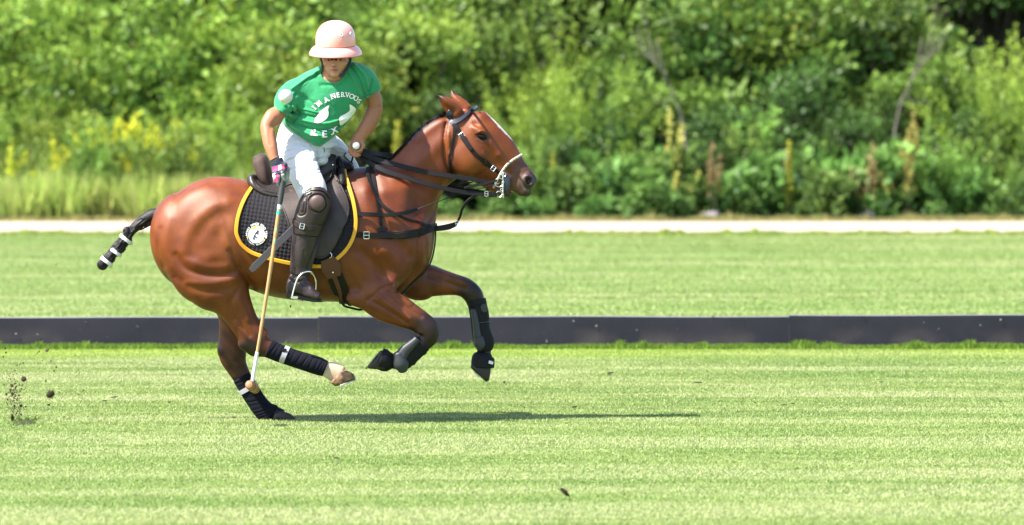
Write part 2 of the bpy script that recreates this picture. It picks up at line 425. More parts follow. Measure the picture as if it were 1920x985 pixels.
# bank added behind the shrubs, a dark slope so gaps between leaves look dark
M_backing = mat('dark_backing', (.032, .045, .016), rough=1.0, bump=(5, .8, .08), vary=(1.5, .7, (.045, .06, .018)), spec=.05)
gxx = np.linspace(-75, 75, 90); gyy = np.linspace(PATH1-.3, PATH1+45, 40); X, Y = np.meshgrid(gxx, gyy)
Z = .006+sm(PATH1+2.5, PATH1+34, Y)*7.5+(noise2(X, Y, 3, 8)-.5)*.5*sm(PATH1, PATH1+3, Y); n = len(gxx)
F = [(j*n+i, j*n+i+1, (j+1)*n+i+1, (j+1)*n+i) for j in range(len(gyy)-1) for i in range(n-1)]
tag(mesh_obj('backing_bank', np.stack([X.ravel(), Y.ravel(), Z.ravel()], 1), F, M_backing), kind='structure')
def bank_z(x, y): return float(.006+sm(PATH1+2.5, PATH1+34, np.array(y))*7.5)

# ---- mown grass: real blades
def leaf_material(name, trans=.35, rough=.6, attr='Col', objvar=0.0, spec=.25):
    m = bpy.data.materials.new(name); m.use_nodes = True; N = m.node_tree.nodes; L = m.node_tree.links; b = N['Principled BSDF']; out = N['Material Output']
    b.inputs['Roughness'].default_value = rough; b.inputs['Specular IOR Level'].default_value = spec
    a = N.new('ShaderNodeAttribute'); a.attribute_name = attr; c = a.outputs['Color']
    if objvar:
        oi = N.new('ShaderNodeObjectInfo'); hs = N.new('ShaderNodeHueSaturation')
        for i_, lo, hi in ((0, .5-.004*objvar, .5+.022*objvar), (2, 1-.22*objvar, 1+.22*objvar)):
            mr = N.new('ShaderNodeMapRange'); mr.inputs[3].default_value = lo; mr.inputs[4].default_value = hi; L.new(oi.outputs['Random'], mr.inputs[0]); L.new(mr.outputs[0], hs.inputs[i_])
        L.new(c, hs.inputs['Color']); c = hs.outputs[0]
    L.new(c, b.inputs['Base Color']); t = N.new('ShaderNodeBsdfTranslucent'); L.new(c, t.inputs[0])
    mx = N.new('ShaderNodeMixShader'); mx.inputs[0].default_value = trans; L.new(b.outputs[0], mx.inputs[1]); L.new(t.outputs[0], mx.inputs[2]); L.new(mx.outputs[0], out.inputs[0]); return m
M_grass = leaf_material('grass_blade', .35, .7)
def grass_colour(X, Y, r):
    n = len(X); base = np.array((.205, .272, .078)); pale = np.array((.390, .405, .215)); deep = np.array((.115, .188, .048)); yel = np.array((.27, .37, .040))
    C = np.tile(base, (n, 1)); a = noise2(X, Y, .55, 1, 4, ax=.14); b = noise2(X, Y, .20, 2, 3, ax=.3); c_ = noise2(X, Y, 2.2, 4, 3, ax=.22)
    w = sm(.47, .62, a*.7+b*.3)[:, None]*.75; C = C*(1-w)+pale*w
    w = sm(.49, .36, a*.6+b*.4)[:, None]*.75; C = C*(1-w)+deep*w
    w = sm(.45, .65, c_)[:, None]*.18; C = C*(1-w)+np.array((.17, .29, .060))*w
    w = ((Y > BOARD_Y)*sm(-.25, .25, np.sin(Y*1.15+np.sin(X*.2)*.4)+.5*np.sin(Y*2.9))*.42)[:, None]; C = C*(1-w)+np.array((.135, .245, .055))*w
    u = r.random(n); C[u < .11] = pale*r.uniform(.8, 1.1, ((u < .11).sum(), 1)); C[u > .93] = deep*.9
    # near the boards the mower does not reach: fresher, yellower grass
    w = (sm(1.6, .2, np.abs(Y-(BOARD_Y-.5)))*.75*(noise2(X, Y, 2.0, 6)*.8+.4).clip(0, 1))[:, None]; C = C*(1-w)+yel*w
    return C*r.uniform(.9, 1.1, (n, 1))
def blades(name, n, y0, y1, h, wdt, r, xmargin=2.2, xfn=None, lean=.9, up=1.0, label=None, power=1.0):
    Y = y0+(y1-y0)*r.random(n*2); hw = (CD+Y)*960/FPX+xmargin; keep = r.random(n*2) < hw/hw.max(); Y = Y[keep][:n]; hw = hw[keep][:n]; X = (r.random(len(Y))*2-1)*hw; n = len(Y)
    hh = h*(r.uniform(.5, 1.25, n))*(.75+.5*noise2(X, Y, .5, 9)); th = r.uniform(0, 2*math.pi, n); ln = lean*r.uniform(.2, 1, n)*hh
    P = np.stack([X, Y, np.full(n, .0)], 1); tip = P+np.stack([np.cos(th)*ln, np.sin(th)*ln, hh*up], 1); s = np.stack([np.cos(th+1.5708+r.normal(0, .5, n)), np.sin(th+1.57), np.zeros(n)], 1)*wdt*.5
    V = np.stack([P-s, P+s, tip], 1).reshape(-1, 3); F = np.arange(3*n, dtype=np.int32).reshape(-1, 3)
    o = mesh_obj(name, V, F, M_grass, smooth=False); set_colors(o, np.repeat(grass_colour(X, Y, r), 3, 0)); tag(o, label, 'grass', kind='stuff'); return o
rg = np.random.default_rng(21)
blades('mown_grass', 860000, -8.6, BOARD_Y-.1, .0105, .0062, rg, lean=1.6, label='short mown pale green turf of the polo field in front of the boards')
blades('mown_grass', 340000, BOARD_Y+.12, PATH0+.4, .016, .014, rg, lean=1.5, xmargin=2.0, label='short mown turf between the low boards and the gravel path')
# uncut fringe at the foot of the boards
def fringe(name, n, yc, sd, h, label, wdt=.007, xw=5.6, col=(.155, .26, .03)):
    r = rg; Y = yc+r.normal(0, sd, n); Y = np.minimum(Y, yc+sd*1.2); X = (r.random(n)*2-1)*xw; tall = .55+.9*noise2(X, Y*0, .5, 12, 3)+.9*sm(.60, .8, noise2(X, Y*0, .12, 13, 2))
    hh = h*(.35+.75*tall)*r.uniform(.4, 1.1, n); th = r.uniform(0, 6.28, n); ln = hh*r.uniform(.1, .6, n); P = np.stack([X, Y, np.zeros(n)], 1)
    mid = P+np.stack([np.cos(th)*ln*.35, np.sin(th)*ln*.35, hh*.6], 1); tip = P+np.stack([np.cos(th)*ln, np.sin(th)*ln*.5, hh], 1); s = np.stack([np.ones(n), r.normal(0, .3, n), np.zeros(n)], 1)*wdt*.5
    V = np.stack([P-s, P+s, mid+s*.7, mid-s*.7, tip], 1).reshape(-1, 3); b = np.arange(n)[:, None]*5; F = [tuple(q) for q in np.hstack([b, b+1, b+2, b+3])]+[tuple(q) for q in np.hstack([b+3, b+2, b+4])]
    o = mesh_obj(name, V, F, M_grass, smooth=False); C = np.tile(col, (n, 1))*r.uniform(.55, 1.2, (n, 1)); set_colors(o, np.repeat(C, 5, 0)); tag(o, label, 'grass', kind='stuff')
fringe('grass_fringe', 26000, BOARD_Y-.13, .06, .042, 'uncut bright green grass growing along the foot of the boards')
fringe('grass_fringe', 9000, BOARD_Y+.12, .05, .06, 'uncut grass growing along the far side of the boards')

fringe('grass_fringe', 14000, PATH0+.1, .20, .065, 'ragged grass edge along the near side of the gravel path', .014, 11, (.24, .34, .06))
fringe('dry_grass_fringe', 16000, PATH1+.1, .35, .10, 'dry straw-coloured grass along the far side of the gravel path', .014, 12, (.30, .29, .10))
# ---- low boards along the sideline
M_board = mat('dark_board', (.011, .011, .019), rough=.65, bump=(300, .3, .002), vary=(2.5, .5, (.026, .024, .034)), spec=.3)
def muddy_board():
    N = M_board.node_tree.nodes; L = M_board.node_tree.links; b = N['Principled BSDF']; src = b.inputs['Base Color'].links[0].from_socket
    g = N.new('ShaderNodeNewGeometry'); sx = N.new('ShaderNodeSeparateXYZ'); L.new(g.outputs['Position'], sx.inputs[0])
    h = N.new('ShaderNodeMapRange'); h.inputs[1].default_value = .17; h.inputs[2].default_value = .02; L.new(sx.outputs[2], h.inputs[0])
    n = N.new('ShaderNodeTexNoise'); n.inputs['Scale'].default_value = 2.1; n.inputs['Detail'].default_value = 7; L.new(g.outputs['Position'], n.inputs['Vector'])
    r = N.new('ShaderNodeMapRange'); r.inputs[1].default_value = .50; r.inputs[2].default_value = .72; L.new(n.outputs['Fac'], r.inputs[0])
    m = N.new('ShaderNodeMath'); m.operation = 'MULTIPLY'; L.new(h.outputs[0], m.inputs[0]); L.new(r.outputs[0], m.inputs[1])
    n2 = N.new('ShaderNodeTexNoise'); n2.inputs['Scale'].default_value = 38; n2.inputs['Detail'].default_value = 3; L.new(g.outputs['Position'], n2.inputs['Vector']); r2 = N.new('ShaderNodeMapRange'); r2.inputs[1].default_value = .66; r2.inputs[2].default_value = .74; r2.inputs[4].default_value = .35; L.new(n2.outputs['Fac'], r2.inputs[0])
    mx_ = N.new('ShaderNodeMath'); mx_.operation = 'MAXIMUM'; L.new(m.outputs[0], mx_.inputs[0]); L.new(r2.outputs[0], mx_.inputs[1])
    x = N.new('ShaderNodeMix'); x.data_type = 'RGBA'; L.new(mx_.outputs[0], x.inputs[0]); L.new(src, x.inputs[6]); x.inputs[7].default_value = (.085, .072, .062, 1); L.new(x.outputs[2], b.inputs['Base Color'])
muddy_board()
M_edge = mat('pale_board_edge', (.11, .115, .14), rough=.5)  # paler than the board sides, set on upward faces
M_chip = mat('bare_chip', (.35, .33, .30), rough=.8)
joints = [-2052, -1169, -286, 597, 1480, 2363, 3246, 4129]; tops = [593, 594.5, 593.5, 590.5, 592, 592]; names = ['black sideline board running off the left edge of the photo behind the tail', 'black sideline board behind the hind legs, left of the joint under the boot',
    'black sideline board behind the front legs, between the two visible joints', 'black sideline board at the right edge with small notch in its top', 'black sideline board beyond the right edge']
for i in range(-1, 6):
    a = W(joints[i+1], 645, BOARD_Y)[0]+.0012; b = W(joints[i+2], 645, BOARD_Y)[0]-.0012
    zt = CH-([593.5, 594.5, 593, 590.5, 592][min(max(i, 0), 4)]-HY)*(CD+BOARD_Y)/FPX
    bm = bmesh.new(); seg = 24; rows = [(-.018, -.02), (-.020, zt-.006), (-.015, zt), (.015, zt), (.020, zt-.006), (.018, -.02)]
    rb = random.Random(i); grid = []
    for k in range(seg+1):
        x = a+(b-a)*k/seg; dy = .006*math.sin(k*.7+i*2)+(.004 if i % 2 else 0); dz = .0025*math.sin(k*.45+i)
        grid.append([bm.verts.new((x, BOARD_Y+v+dy, z+(dz if z > .05 else 0))) for v, z in rows])
    for k in range(seg):
        for r_ in range(6): bm.faces.new((grid[k][r_], grid[k+1][r_], grid[k+1][(r_+1) % 6], grid[k][(r_+1) % 6]))
    bm.faces.new(grid[0]); bm.faces.new(grid[-1][::-1]); bmesh.ops.recalc_face_normals(bm, faces=bm.faces)
    me = bpy.data.meshes.new('sideline_board'); bm.to_mesh(me); bm.free(); o = link_mesh('sideline_board', me, [M_board, M_edge], smooth=False)
    for p in me.polygons:
        if p.normal.z > .5: p.material_index = 1
    tag(o, names[i] if 0 <= i < 5 else ('black sideline board far out beyond the left edge' if i < 0 else 'black sideline board far out beyond the right edge'), 'board', 'low boards along the sideline')
    if i in (1, 2, 3):
        spots = {1: [(160, 604, 3, 1), (30, 626, 5, 2), (70, 627, 4, 2), (258, 612, 3, 1)], 2: [(1118, 611, 3, 3), (1025, 640, 2.2, 6), (1194, 619, 3, 1.2), (1075, 602, 2, 4), (1270, 616, 1.5, 1)], 3: [(1838, 609.5, 3.2, 3), (1760, 617, 3, 1.2), (1732, 605, 2, 1.5), (1876, 600, 2, 5)]}[i]
        for (x, y, w, h) in spots:
            c = W(x, y, BOARD_Y-.0225); hw, hh = w*.5*(CD+BOARD_Y)/FPX, h*.5*(CD+BOARD_Y)/FPX; P = [(c[0]+hw*math.cos(t)*random.uniform(.6, 1.1), c[1]-.004, c[2]+hh*math.sin(t)*random.uniform(.6, 1.1)) for t in np.linspace(0, 6.28, 8)[:-1]]
            g = Geo(); g.add(P+[(x_, y_+.003, z_) for x_, y_, z_ in P], [tuple(range(7))]+[(k, (k+1) % 7, (k+1) % 7+7, k+7) for k in range(7)]); g.build('paint_chip', M_chip, o, smooth=False)
    if i in (2, 3):
        x = 1338 if i == 2 else 1618; y = 592; g = Geo(); g.add(*box(W(x, y+3, BOARD_Y-.024), (.030, .006, .008), Matrix.Rotation(.7, 3, 'Y'), .002)); g.build('scuffed_notch', mat('notch', (.008, .008, .01), rough=.8), o)

# ---- clods and divots
M_clod = mat('dark_soil', (.022, .012, .007), rough=1, bump=(80, .8, .006), vary=(60, .6, (.05, .028, .014)))
def lump(seed, sub=2, rough_=.35, stretch=(1, 1, 1)):
    bm = bmesh.new(); bmesh.ops.create_icosphere(bm, subdivisions=sub, radius=1); r = random.Random(seed); off = [Vector((r.uniform(-1, 1), r.uniform(-1, 1), r.uniform(-1, 1))) for _ in range(7)]
    for v in bm.verts:
        n = v.co.normalized(); d = sum(max(0, n.dot(o.normalized()))**4*r2 for o, r2 in zip(off, (.5, -.4, .6, -.3, .45, -.5, .3))); v.co = n*(1+d*rough_*1.8+r.uniform(-.12, .12)); v.co = Vector((v.co.x*stretch[0], v.co.y*stretch[1], v.co.z*stretch[2]))
    me = bpy.data.meshes.new('clod'); bm.to_mesh(me); bm.free(); me.materials.append(M_clod); return me
lumps = [lump(k, 1 if k > 2 else 2, .4, s_) for k, s_ in enumerate(((1, 1, .9), (1.3, 1, .7), (.9, 1, 1.2), (1.7, 1, .6), (1, .8, .8), (1.4, 1, .6)))]
rc = np.random.default_rng(8)
def clod(px, py, r, y, label, grp=None, k=None, name='soil_clod'):
    me = lumps[int(rc.integers(0, 6)) if k is None else k]; o = bpy.data.objects.new(name, me); COL.objects.link(o); o.location = tuple(W(px, py, y)); s_ = m_of(r, y); o.scale = (s_, s_, s_); o.rotation_euler = tuple(rc.uniform(0, 3, 3)) if grp != 'ground' else (0, 0, rc.uniform(0, 3))
    tag(o, label, 'dirt clod', 'clods of soil thrown up behind the horse' if grp != 'ground' else 'bits of torn turf lying on the field'); return o
c1 = clod(95.5, 739.5, 7.0, .1, 'largest flying clod, brown with green grass on it', k=0, name='turf_clod')
g = Geo()
for k in range(90):
    v = Vector(rc.normal(0, 1, 3)).normalized(); b = Vector(W(96.5, 739.5, .1))+v*.018; g.add([b-Vector((.002, 0, 0)), b+Vector((.002, 0, 0)), b+v*.016+Vector(rc.normal(0, .005, 3))], [(0, 1, 2)])
o = g.build('grass_tuft', M_grass, None, smooth=False); set_colors(o, (.06, .11, .02)); o.parent = c1; o.matrix_parent_inverse = (Matrix.Translation(c1.location) @ c1.rotation_euler.to_matrix().to_4x4() @ Matrix.Diagonal((*c1.scale, 1))).inverted(); o['kind'] = 'stuff'
clod(88.7, 657.8, 3.5, .2, 'black clod flying highest, just under the board at the left')
clod(44, 710.5, 4.4, 0, 'black clod in mid air above the column of flying soil', k=1)
clod(23.4, 738, 3.4, 0, 'reddish dark clod in the middle of the column of flying soil'); clod(22.3, 723, 3.0, .1, 'small dark clod at the top of the column of flying soil'); clod(23, 783.5, 4.0, -.1, 'dark clod near the ground at the foot of the column of flying soil', k=3)
small = [(9.7, 653, 1.7), (11, 661, 1.5), (95.6, 677, 1.7), (105.5, 688.5, 2.2), (101, 695.5, 1.6), (6, 669, 1.3), (37, 684, 1.4), (44, 681, 1.5), (86, 714.5, 1.6), (92, 759.2, 2.2), (120.4, 782, 1.6), (147.5, 740, 1.5), (157, 731.5, 1.3), (39, 760.5, 2.5), (48.4, 763, 1.7), (47.3, 784.8, 1.8), (30, 726, 1.7), (29, 719, 1.3),
         (40, 729, 1.5), (38, 733.5, 1.3), (19.5, 732, 1.7), (11.5, 739.2, 1.7), (36, 741.5, 2.2), (30.5, 749.5, 1.6), (27, 762, 1.5), (31, 775, 1.5), (33, 771, 1.3), (40, 777.5, 1.4), (60.5, 790, 1.4), (84.6, 793, 1.5), (88.7, 795.5, 1.6), (28, 793, 2.0), (36, 789, 1.6), (12, 796, 1.3), (63.5, 764, 1.0), (56, 743.5, 1.0), (14, 758.5, 1.0), (8, 721.5, 1.2), (22, 693, .9), (70, 662, 1.2), (73.5, 659, 1.4), (142, 667, 1.0), (99, 669, .9), (80, 677, .9), (71.5, 681.5, 1.0), (100, 762.5, 1.2), (148, 700, 1.1), (143, 697, .9),
         (82, 482, .9), (105, 496, 1.0), (80, 565, 1.2), (103, 583, .9), (76, 512, .7), (17, 591, 1.2), (545, 574.5, 1.5), (37, 591, 1)]
zones = ((0, 593, 'higher than the boards'), (593, 700, 'just below the boards'), (700, 745, 'level with the mallet head'), (745, 775, 'between the mallet head and the hoof'), (775, 999, 'close above the ground'))
words = 'first second third fourth fifth sixth seventh eighth ninth tenth eleventh twelfth thirteenth fourteenth fifteenth sixteenth'.split()
for a_, b_, zn in zones:
    for i, (x, y, r) in enumerate(sorted([q for q in small if a_ <= q[1] < b_])): clod(x, y, r, rc.uniform(-.3, .4), 'tiny soil crumb %s, %s from the left' % (zn, words[i]))
n = 700; g = Geo()
for k in range(n):
    t = rc.random(); x = 31+rc.normal(0, 8)*(.6+t)-5*t; y = 795-t*105*rc.uniform(.5, 1.2); c = W(x, y, rc.normal(0, .15)); s_ = rc.uniform(.0010, .0036); d1 = rc.normal(0, s_, 3); d2 = rc.normal(0, s_, 3); d3 = rc.normal(0, s_, 3); g.add([c-d1-d2, c+d1, c+d2, c+d3], [(0, 1, 2), (0, 1, 3), (0, 2, 3), (1, 2, 3)])
tag(g.build('soil_spray', M_clod, smooth=False), 'spray of fine soil crumbs rising from the torn turf at the left', 'soil', kind='stuff')
def on_ground(px, py, r, label, k=None, **kw):
    y = ground_y(py); o = clod(px, py, r, y, label, 'ground', k, 'torn_turf'); o.location.z = .012+m_of(r, y)*.2; o.scale.z *= .6; return o
for (x, y, r, lb, k) in ((631.5, 864, 5, 'dark bit of torn turf lying on the grass below the planted hoof', 3), (125, 922, 3.0, 'small brown bit of turf near the bottom left of the field', 4), (213.6, 749, 4, 'dark bit of turf lying between the flying soil and the planted hoof', 3), (196, 756, 4, 'flat brown bit of turf next to the darker one left of the planted hoof', 5), (326, 675.7, 2, 'speck of turf near the boards between the tail and the hind legs', 4),
                         (317, 758.5, 3.5, 'reddish bit of turf lying nearest the planted hoof', 5), (1144, 703.5, 5.5, 'flat brown bit of turf right of the front hooves', 3), (1308.8, 721.6, 4.5, 'thin dark bit of turf in the middle of the right half of the field', 3), (1078, 767, 4, 'dark bit of turf lying at the end of the long shadow', 1), (945, 720.7, 2.6, 'small dark bit of turf beside the shadow of the front hoof', 2), (1415, 758.6, 2.6, 'small reddish bit of turf at the right', 4),
                         (1469, 763.5, 3.2, 'left of two close dark bits of turf at the right', 3), (1487, 761, 3.2, 'right of two close dark bits of turf at the right', 5), (1652, 720, 3.4, 'thin brown bit of turf near the boards at the far right', 3), (1875, 757, 3, 'small brown bit of turf at the right edge', 5)):
    on_ground(x, y, r, lb, k)
# curled strip of torn turf in the foreground
y = ground_y(940); P = smooth_path([W(1051, 931, y), W(1056, 932, y), W(1060, 936, y), W(1063, 942, y), W(1068, 944, y)], 5); P[:, 2] = np.linspace(.05, .012, len(P))+.012
g = Geo(); g.add(*tube(P, [.003+.009*math.sin(math.pi*(.15+.8*i/(len(P)-1)))*(1+.3*math.sin(i*2.3)) for i in range(len(P))], 7)); tag(g.build('torn_turf', M_clod), 'curled dark red strip of torn turf alone in the foreground', 'dirt clod', 'bits of torn turf lying on the field')
# divot hole
y = ground_y(794); c = W(46, 794, y); g = Geo(); g.add(*ellipsoid((c[0], c[1], .002), (.06, .22, .014), 18, 8)); dv_ = g.build('divot', M_clod)
g = Geo()
for k in range(160): b = Vector((c[0]+rc.normal(0, .05), c[1]+rc.normal(0, .2), .01)); g.add([b-Vector((.003, 0, 0)), b+Vector((.003, 0, 0)), b+Vector((rc.normal(0, .015), rc.normal(0, .01), rc.uniform(.008, .024)))], [(0, 1, 2)])
o = g.build('grass_tuft', M_grass, dv_, smooth=False); set_colors(o, (.09, .16, .03)); o['kind'] = 'stuff'; tag(dv_, 'fresh divot with dark torn grass where the flying soil comes from', 'divot')
# ================================================================ SHRUBS, TREES AND WEEDS BEHIND THE PATH
M_leaf = leaf_material('leaves', .30, .5, objvar=1.0)
M_bark = mat('grey_bark', (.10, .085, .065), rough=.95, bump=(14, .6, .02)); M_stem = mat('green_stem', (.07, .10, .03), rough=.8); M_dead = mat('dead_wood', (.11, .10, .085), rough=.95, bump=(20, .5, .01))
rp = np.random.default_rng(77)
def leaf_mesh(name, P, D, Ln, Wd, C, jitter=.35):
    """one quad leaf per point: P base, D direction"""
    n = len(P); D = D/np.linalg.norm(D, axis=1, keepdims=True); R = rp.normal(0, 1, (n, 3)); S = np.cross(D, R); S /= np.linalg.norm(S, axis=1, keepdims=True)+1e-9; Nn = np.cross(S, D)
    L = np.asarray(Ln).reshape(-1, 1)*np.ones((n, 1)); Wd_ = np.asarray(Wd).reshape(-1, 1)*np.ones((n, 1)); mid = P+D*L*.45+Nn*L*.06
    V = np.stack([P, mid-S*Wd_*.5, P+D*L-Nn*L*.10, mid+S*Wd_*.5], 1).reshape(-1, 3); F = np.arange(4*n, dtype=np.int32).reshape(-1, 4)
    me = raw_mesh(V, F); me.name = name; me.materials.append(M_leaf)
    a = me.color_attributes.new('Col', 'FLOAT_COLOR', 'POINT'); A = np.ones((4*n, 4), np.float32); A[:, :3] = np.repeat(C, 4, 0); a.data.foreach_set('color', A.ravel()); return me
def stem_mesh(paths, rads, m, name='stems', n=5):
    g = Geo()
    for p, r in zip(paths, rads): g.add(*tube(p, r, n, caps=False))
    me = raw_mesh(g.V, g.F); me.name = name; me.materials.append(m); return me
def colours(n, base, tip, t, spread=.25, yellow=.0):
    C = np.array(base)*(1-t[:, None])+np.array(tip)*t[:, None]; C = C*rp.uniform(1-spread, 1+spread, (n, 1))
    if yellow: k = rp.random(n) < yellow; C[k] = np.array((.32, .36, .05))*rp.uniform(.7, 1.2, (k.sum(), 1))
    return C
def shoots_plant(h, w, nst, nl, base, tip, ll, lw, arch=.35, upl=1.0, start=.12, yellow=0, stem_r=.012, droop=.0, fl=None):
    """upright leafy shoots springing from one root"""
    P = []; D = []; T = []; paths = []; rads = []
    for s in range(nst):
        an = rp.uniform(0, 2*math.pi); rr = w*.5*math.sqrt(rp.random()); hh = h*rp.uniform(.55, 1.0)*(1-.35*(rr/(w*.5))**2)
        tp = np.array((math.cos(an)*rr, math.sin(an)*rr, hh)); b = np.array((math.cos(an)*rr*.25, math.sin(an)*rr*.25, 0)); u = np.linspace(0, 1, 7)[:, None]
        path = b+(tp-b)*np.concatenate([u**(1+arch), u**(1+arch), u], 1)+rp.normal(0, .012*h, (7, 3))*u*np.array((1, 1, .2)); paths.append(path); rads.append(list(np.linspace(stem_r, stem_r*.25, 7)))
        k = int(nl/nst); t = start+(1-start)*rp.random(k)**.85; i = np.clip((t*6).astype(int), 0, 5); f = t*6-i; q = path[i]*(1-f[:, None])+path[i+1]*f[:, None]; ax = path[i+1]-path[i]; ax /= np.linalg.norm(ax, axis=1, keepdims=True)
        rad = rp.normal(0, 1, (k, 3)); sp = w*.13*(1.05-t*.85)[:, None]*rp.random((k, 1)); q = q+rad*sp*.6
        P.append(q); D.append(ax*upl+rad*.55); T.append(t)
    P = np.vstack(P); D = np.vstack(D); T = np.concatenate(T); n = len(P); lsz = ll*(1.15-T*.55)*rp.uniform(.6, 1.2, n)
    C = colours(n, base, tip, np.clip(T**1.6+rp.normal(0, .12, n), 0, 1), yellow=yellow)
    if fl is not None: k = (T > .8) & (rp.random(n) < fl[1]); C[k] = np.array(fl[0])*rp.uniform(.8, 1.2, (k.sum(), 1))
    return leaf_mesh('foliage', P, D, lsz, lsz*lw/ll, C), stem_mesh(paths, rads, M_stem)
def crown_plant(h, w, nclump, nl, base, tip, ll, lw, z0=.25, trunk=.06, lumps_=.32, yellow=0, bark=None):
    """branching crown: leaf clumps spread unevenly through a rounded volume on a forked trunk"""
    P = []; D = []; T = []; paths = []; rads = []; fork = np.array((0, 0, h*z0)); 
    if trunk > .02: paths.append(np.array([(0, 0, -.05), (.02*h, 0, h*z0*.5), fork])); rads.append([trunk, trunk*.85, trunk*.75])
    for c in range(nclump):
        v = rp.normal(0, 1, 3); v /= np.linalg.norm(v); r = rp.uniform(.45, 1.0); ce = np.array((v[0]*w*.5*r, v[1]*w*.5*r, h*(.5+z0*.4)+v[2]*h*(.5-z0*.35)*r)); ce[2] = max(ce[2], h*.08); rad = w*lumps_*rp.uniform(.45, .8)
        m1 = (fork+ce)/2+rp.normal(0, .05*h, 3); paths.append(smooth_path([fork*rp.uniform(.4, 1), m1, ce], 3)); k_ = len(paths[-1]); rads.append(list(np.linspace(trunk*.5, .008, k_)))
        k = int(nl/nclump); u = rp.normal(0, 1, (k, 3)); u /= np.linalg.norm(u, axis=1, keepdims=True); rr = rad*rp.random((k, 1))**.45; q = ce+u*rr*np.array((1.1, 1.1, .8)); t = .35+.45*u[:, 2]*rr[:, 0]/rad+.25*rp.random(k)+rp.normal(0, .12)  # t drives leaf colour: shade painted low in each clump, lit tone on top
        P.append(q); D.append(u+np.array((0, 0, .15))+rp.normal(0, .5, (k, 3))); T.append(t)
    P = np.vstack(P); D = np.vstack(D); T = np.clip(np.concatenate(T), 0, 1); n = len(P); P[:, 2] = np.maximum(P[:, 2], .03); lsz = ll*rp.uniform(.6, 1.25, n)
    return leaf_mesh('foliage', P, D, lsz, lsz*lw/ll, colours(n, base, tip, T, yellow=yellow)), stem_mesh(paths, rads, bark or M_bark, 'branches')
def grass_clump(h, w, n, base, tip, seeds=0.0):
    an = rp.uniform(0, 6.28, n); rr = w*.5*np.sqrt(rp.random(n)); P = np.stack([np.cos(an)*rr, np.sin(an)*rr, np.zeros(n)], 1); D = np.stack([np.cos(an)*.25, np.sin(an)*.25, np.ones(n)], 1)+rp.normal(0, .16, (n, 3)); L = h*rp.uniform(.35, 1, n); t = rp.random(n)
    C = colours(n, base, tip, t); 
    if seeds: k = rp.random(n) < seeds; C[k] = np.array((.30, .26, .13))*rp.uniform(.8, 1.2, (k.sum(), 1))
    return leaf_mesh('foliage', P, D, L, np.full(n, .028), C), None
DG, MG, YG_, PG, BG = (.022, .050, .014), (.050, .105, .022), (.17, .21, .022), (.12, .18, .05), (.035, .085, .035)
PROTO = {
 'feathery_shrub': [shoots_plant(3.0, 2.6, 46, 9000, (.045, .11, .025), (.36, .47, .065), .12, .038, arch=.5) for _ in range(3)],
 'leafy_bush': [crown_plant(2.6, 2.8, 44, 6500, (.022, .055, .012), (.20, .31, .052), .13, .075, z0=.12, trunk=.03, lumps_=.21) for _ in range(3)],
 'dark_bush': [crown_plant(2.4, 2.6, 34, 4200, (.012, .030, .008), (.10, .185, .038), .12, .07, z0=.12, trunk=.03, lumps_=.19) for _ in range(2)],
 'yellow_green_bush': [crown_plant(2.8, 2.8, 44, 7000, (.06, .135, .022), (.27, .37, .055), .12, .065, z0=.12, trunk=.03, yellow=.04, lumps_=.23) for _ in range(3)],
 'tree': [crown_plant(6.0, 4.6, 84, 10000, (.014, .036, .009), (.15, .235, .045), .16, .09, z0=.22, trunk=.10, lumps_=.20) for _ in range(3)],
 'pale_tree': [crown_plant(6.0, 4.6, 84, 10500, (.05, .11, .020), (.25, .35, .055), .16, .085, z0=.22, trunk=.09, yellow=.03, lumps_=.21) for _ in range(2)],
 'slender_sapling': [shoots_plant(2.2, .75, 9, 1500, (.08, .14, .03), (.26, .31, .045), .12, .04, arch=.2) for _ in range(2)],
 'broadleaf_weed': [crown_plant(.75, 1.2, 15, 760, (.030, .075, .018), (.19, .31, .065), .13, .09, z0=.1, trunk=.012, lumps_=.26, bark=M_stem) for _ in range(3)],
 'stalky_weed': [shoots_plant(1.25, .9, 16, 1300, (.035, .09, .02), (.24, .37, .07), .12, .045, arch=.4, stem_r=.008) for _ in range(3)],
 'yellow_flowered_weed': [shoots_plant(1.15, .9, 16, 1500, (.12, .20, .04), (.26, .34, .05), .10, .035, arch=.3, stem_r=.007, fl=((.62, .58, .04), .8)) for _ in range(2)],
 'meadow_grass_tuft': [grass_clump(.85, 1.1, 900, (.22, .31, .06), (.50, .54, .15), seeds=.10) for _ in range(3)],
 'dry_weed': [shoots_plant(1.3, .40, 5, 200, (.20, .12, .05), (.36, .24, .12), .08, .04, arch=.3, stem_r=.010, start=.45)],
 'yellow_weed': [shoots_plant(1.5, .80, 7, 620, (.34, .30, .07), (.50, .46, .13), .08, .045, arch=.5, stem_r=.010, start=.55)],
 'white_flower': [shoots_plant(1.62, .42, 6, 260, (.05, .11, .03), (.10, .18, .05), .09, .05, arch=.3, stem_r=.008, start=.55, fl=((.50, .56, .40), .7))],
 'flower_spike': [shoots_plant(1.7, .12, 3, 420, (.30, .32, .05), (.50, .48, .08), .07, .04, arch=.1, stem_r=.012, start=.2)],
}
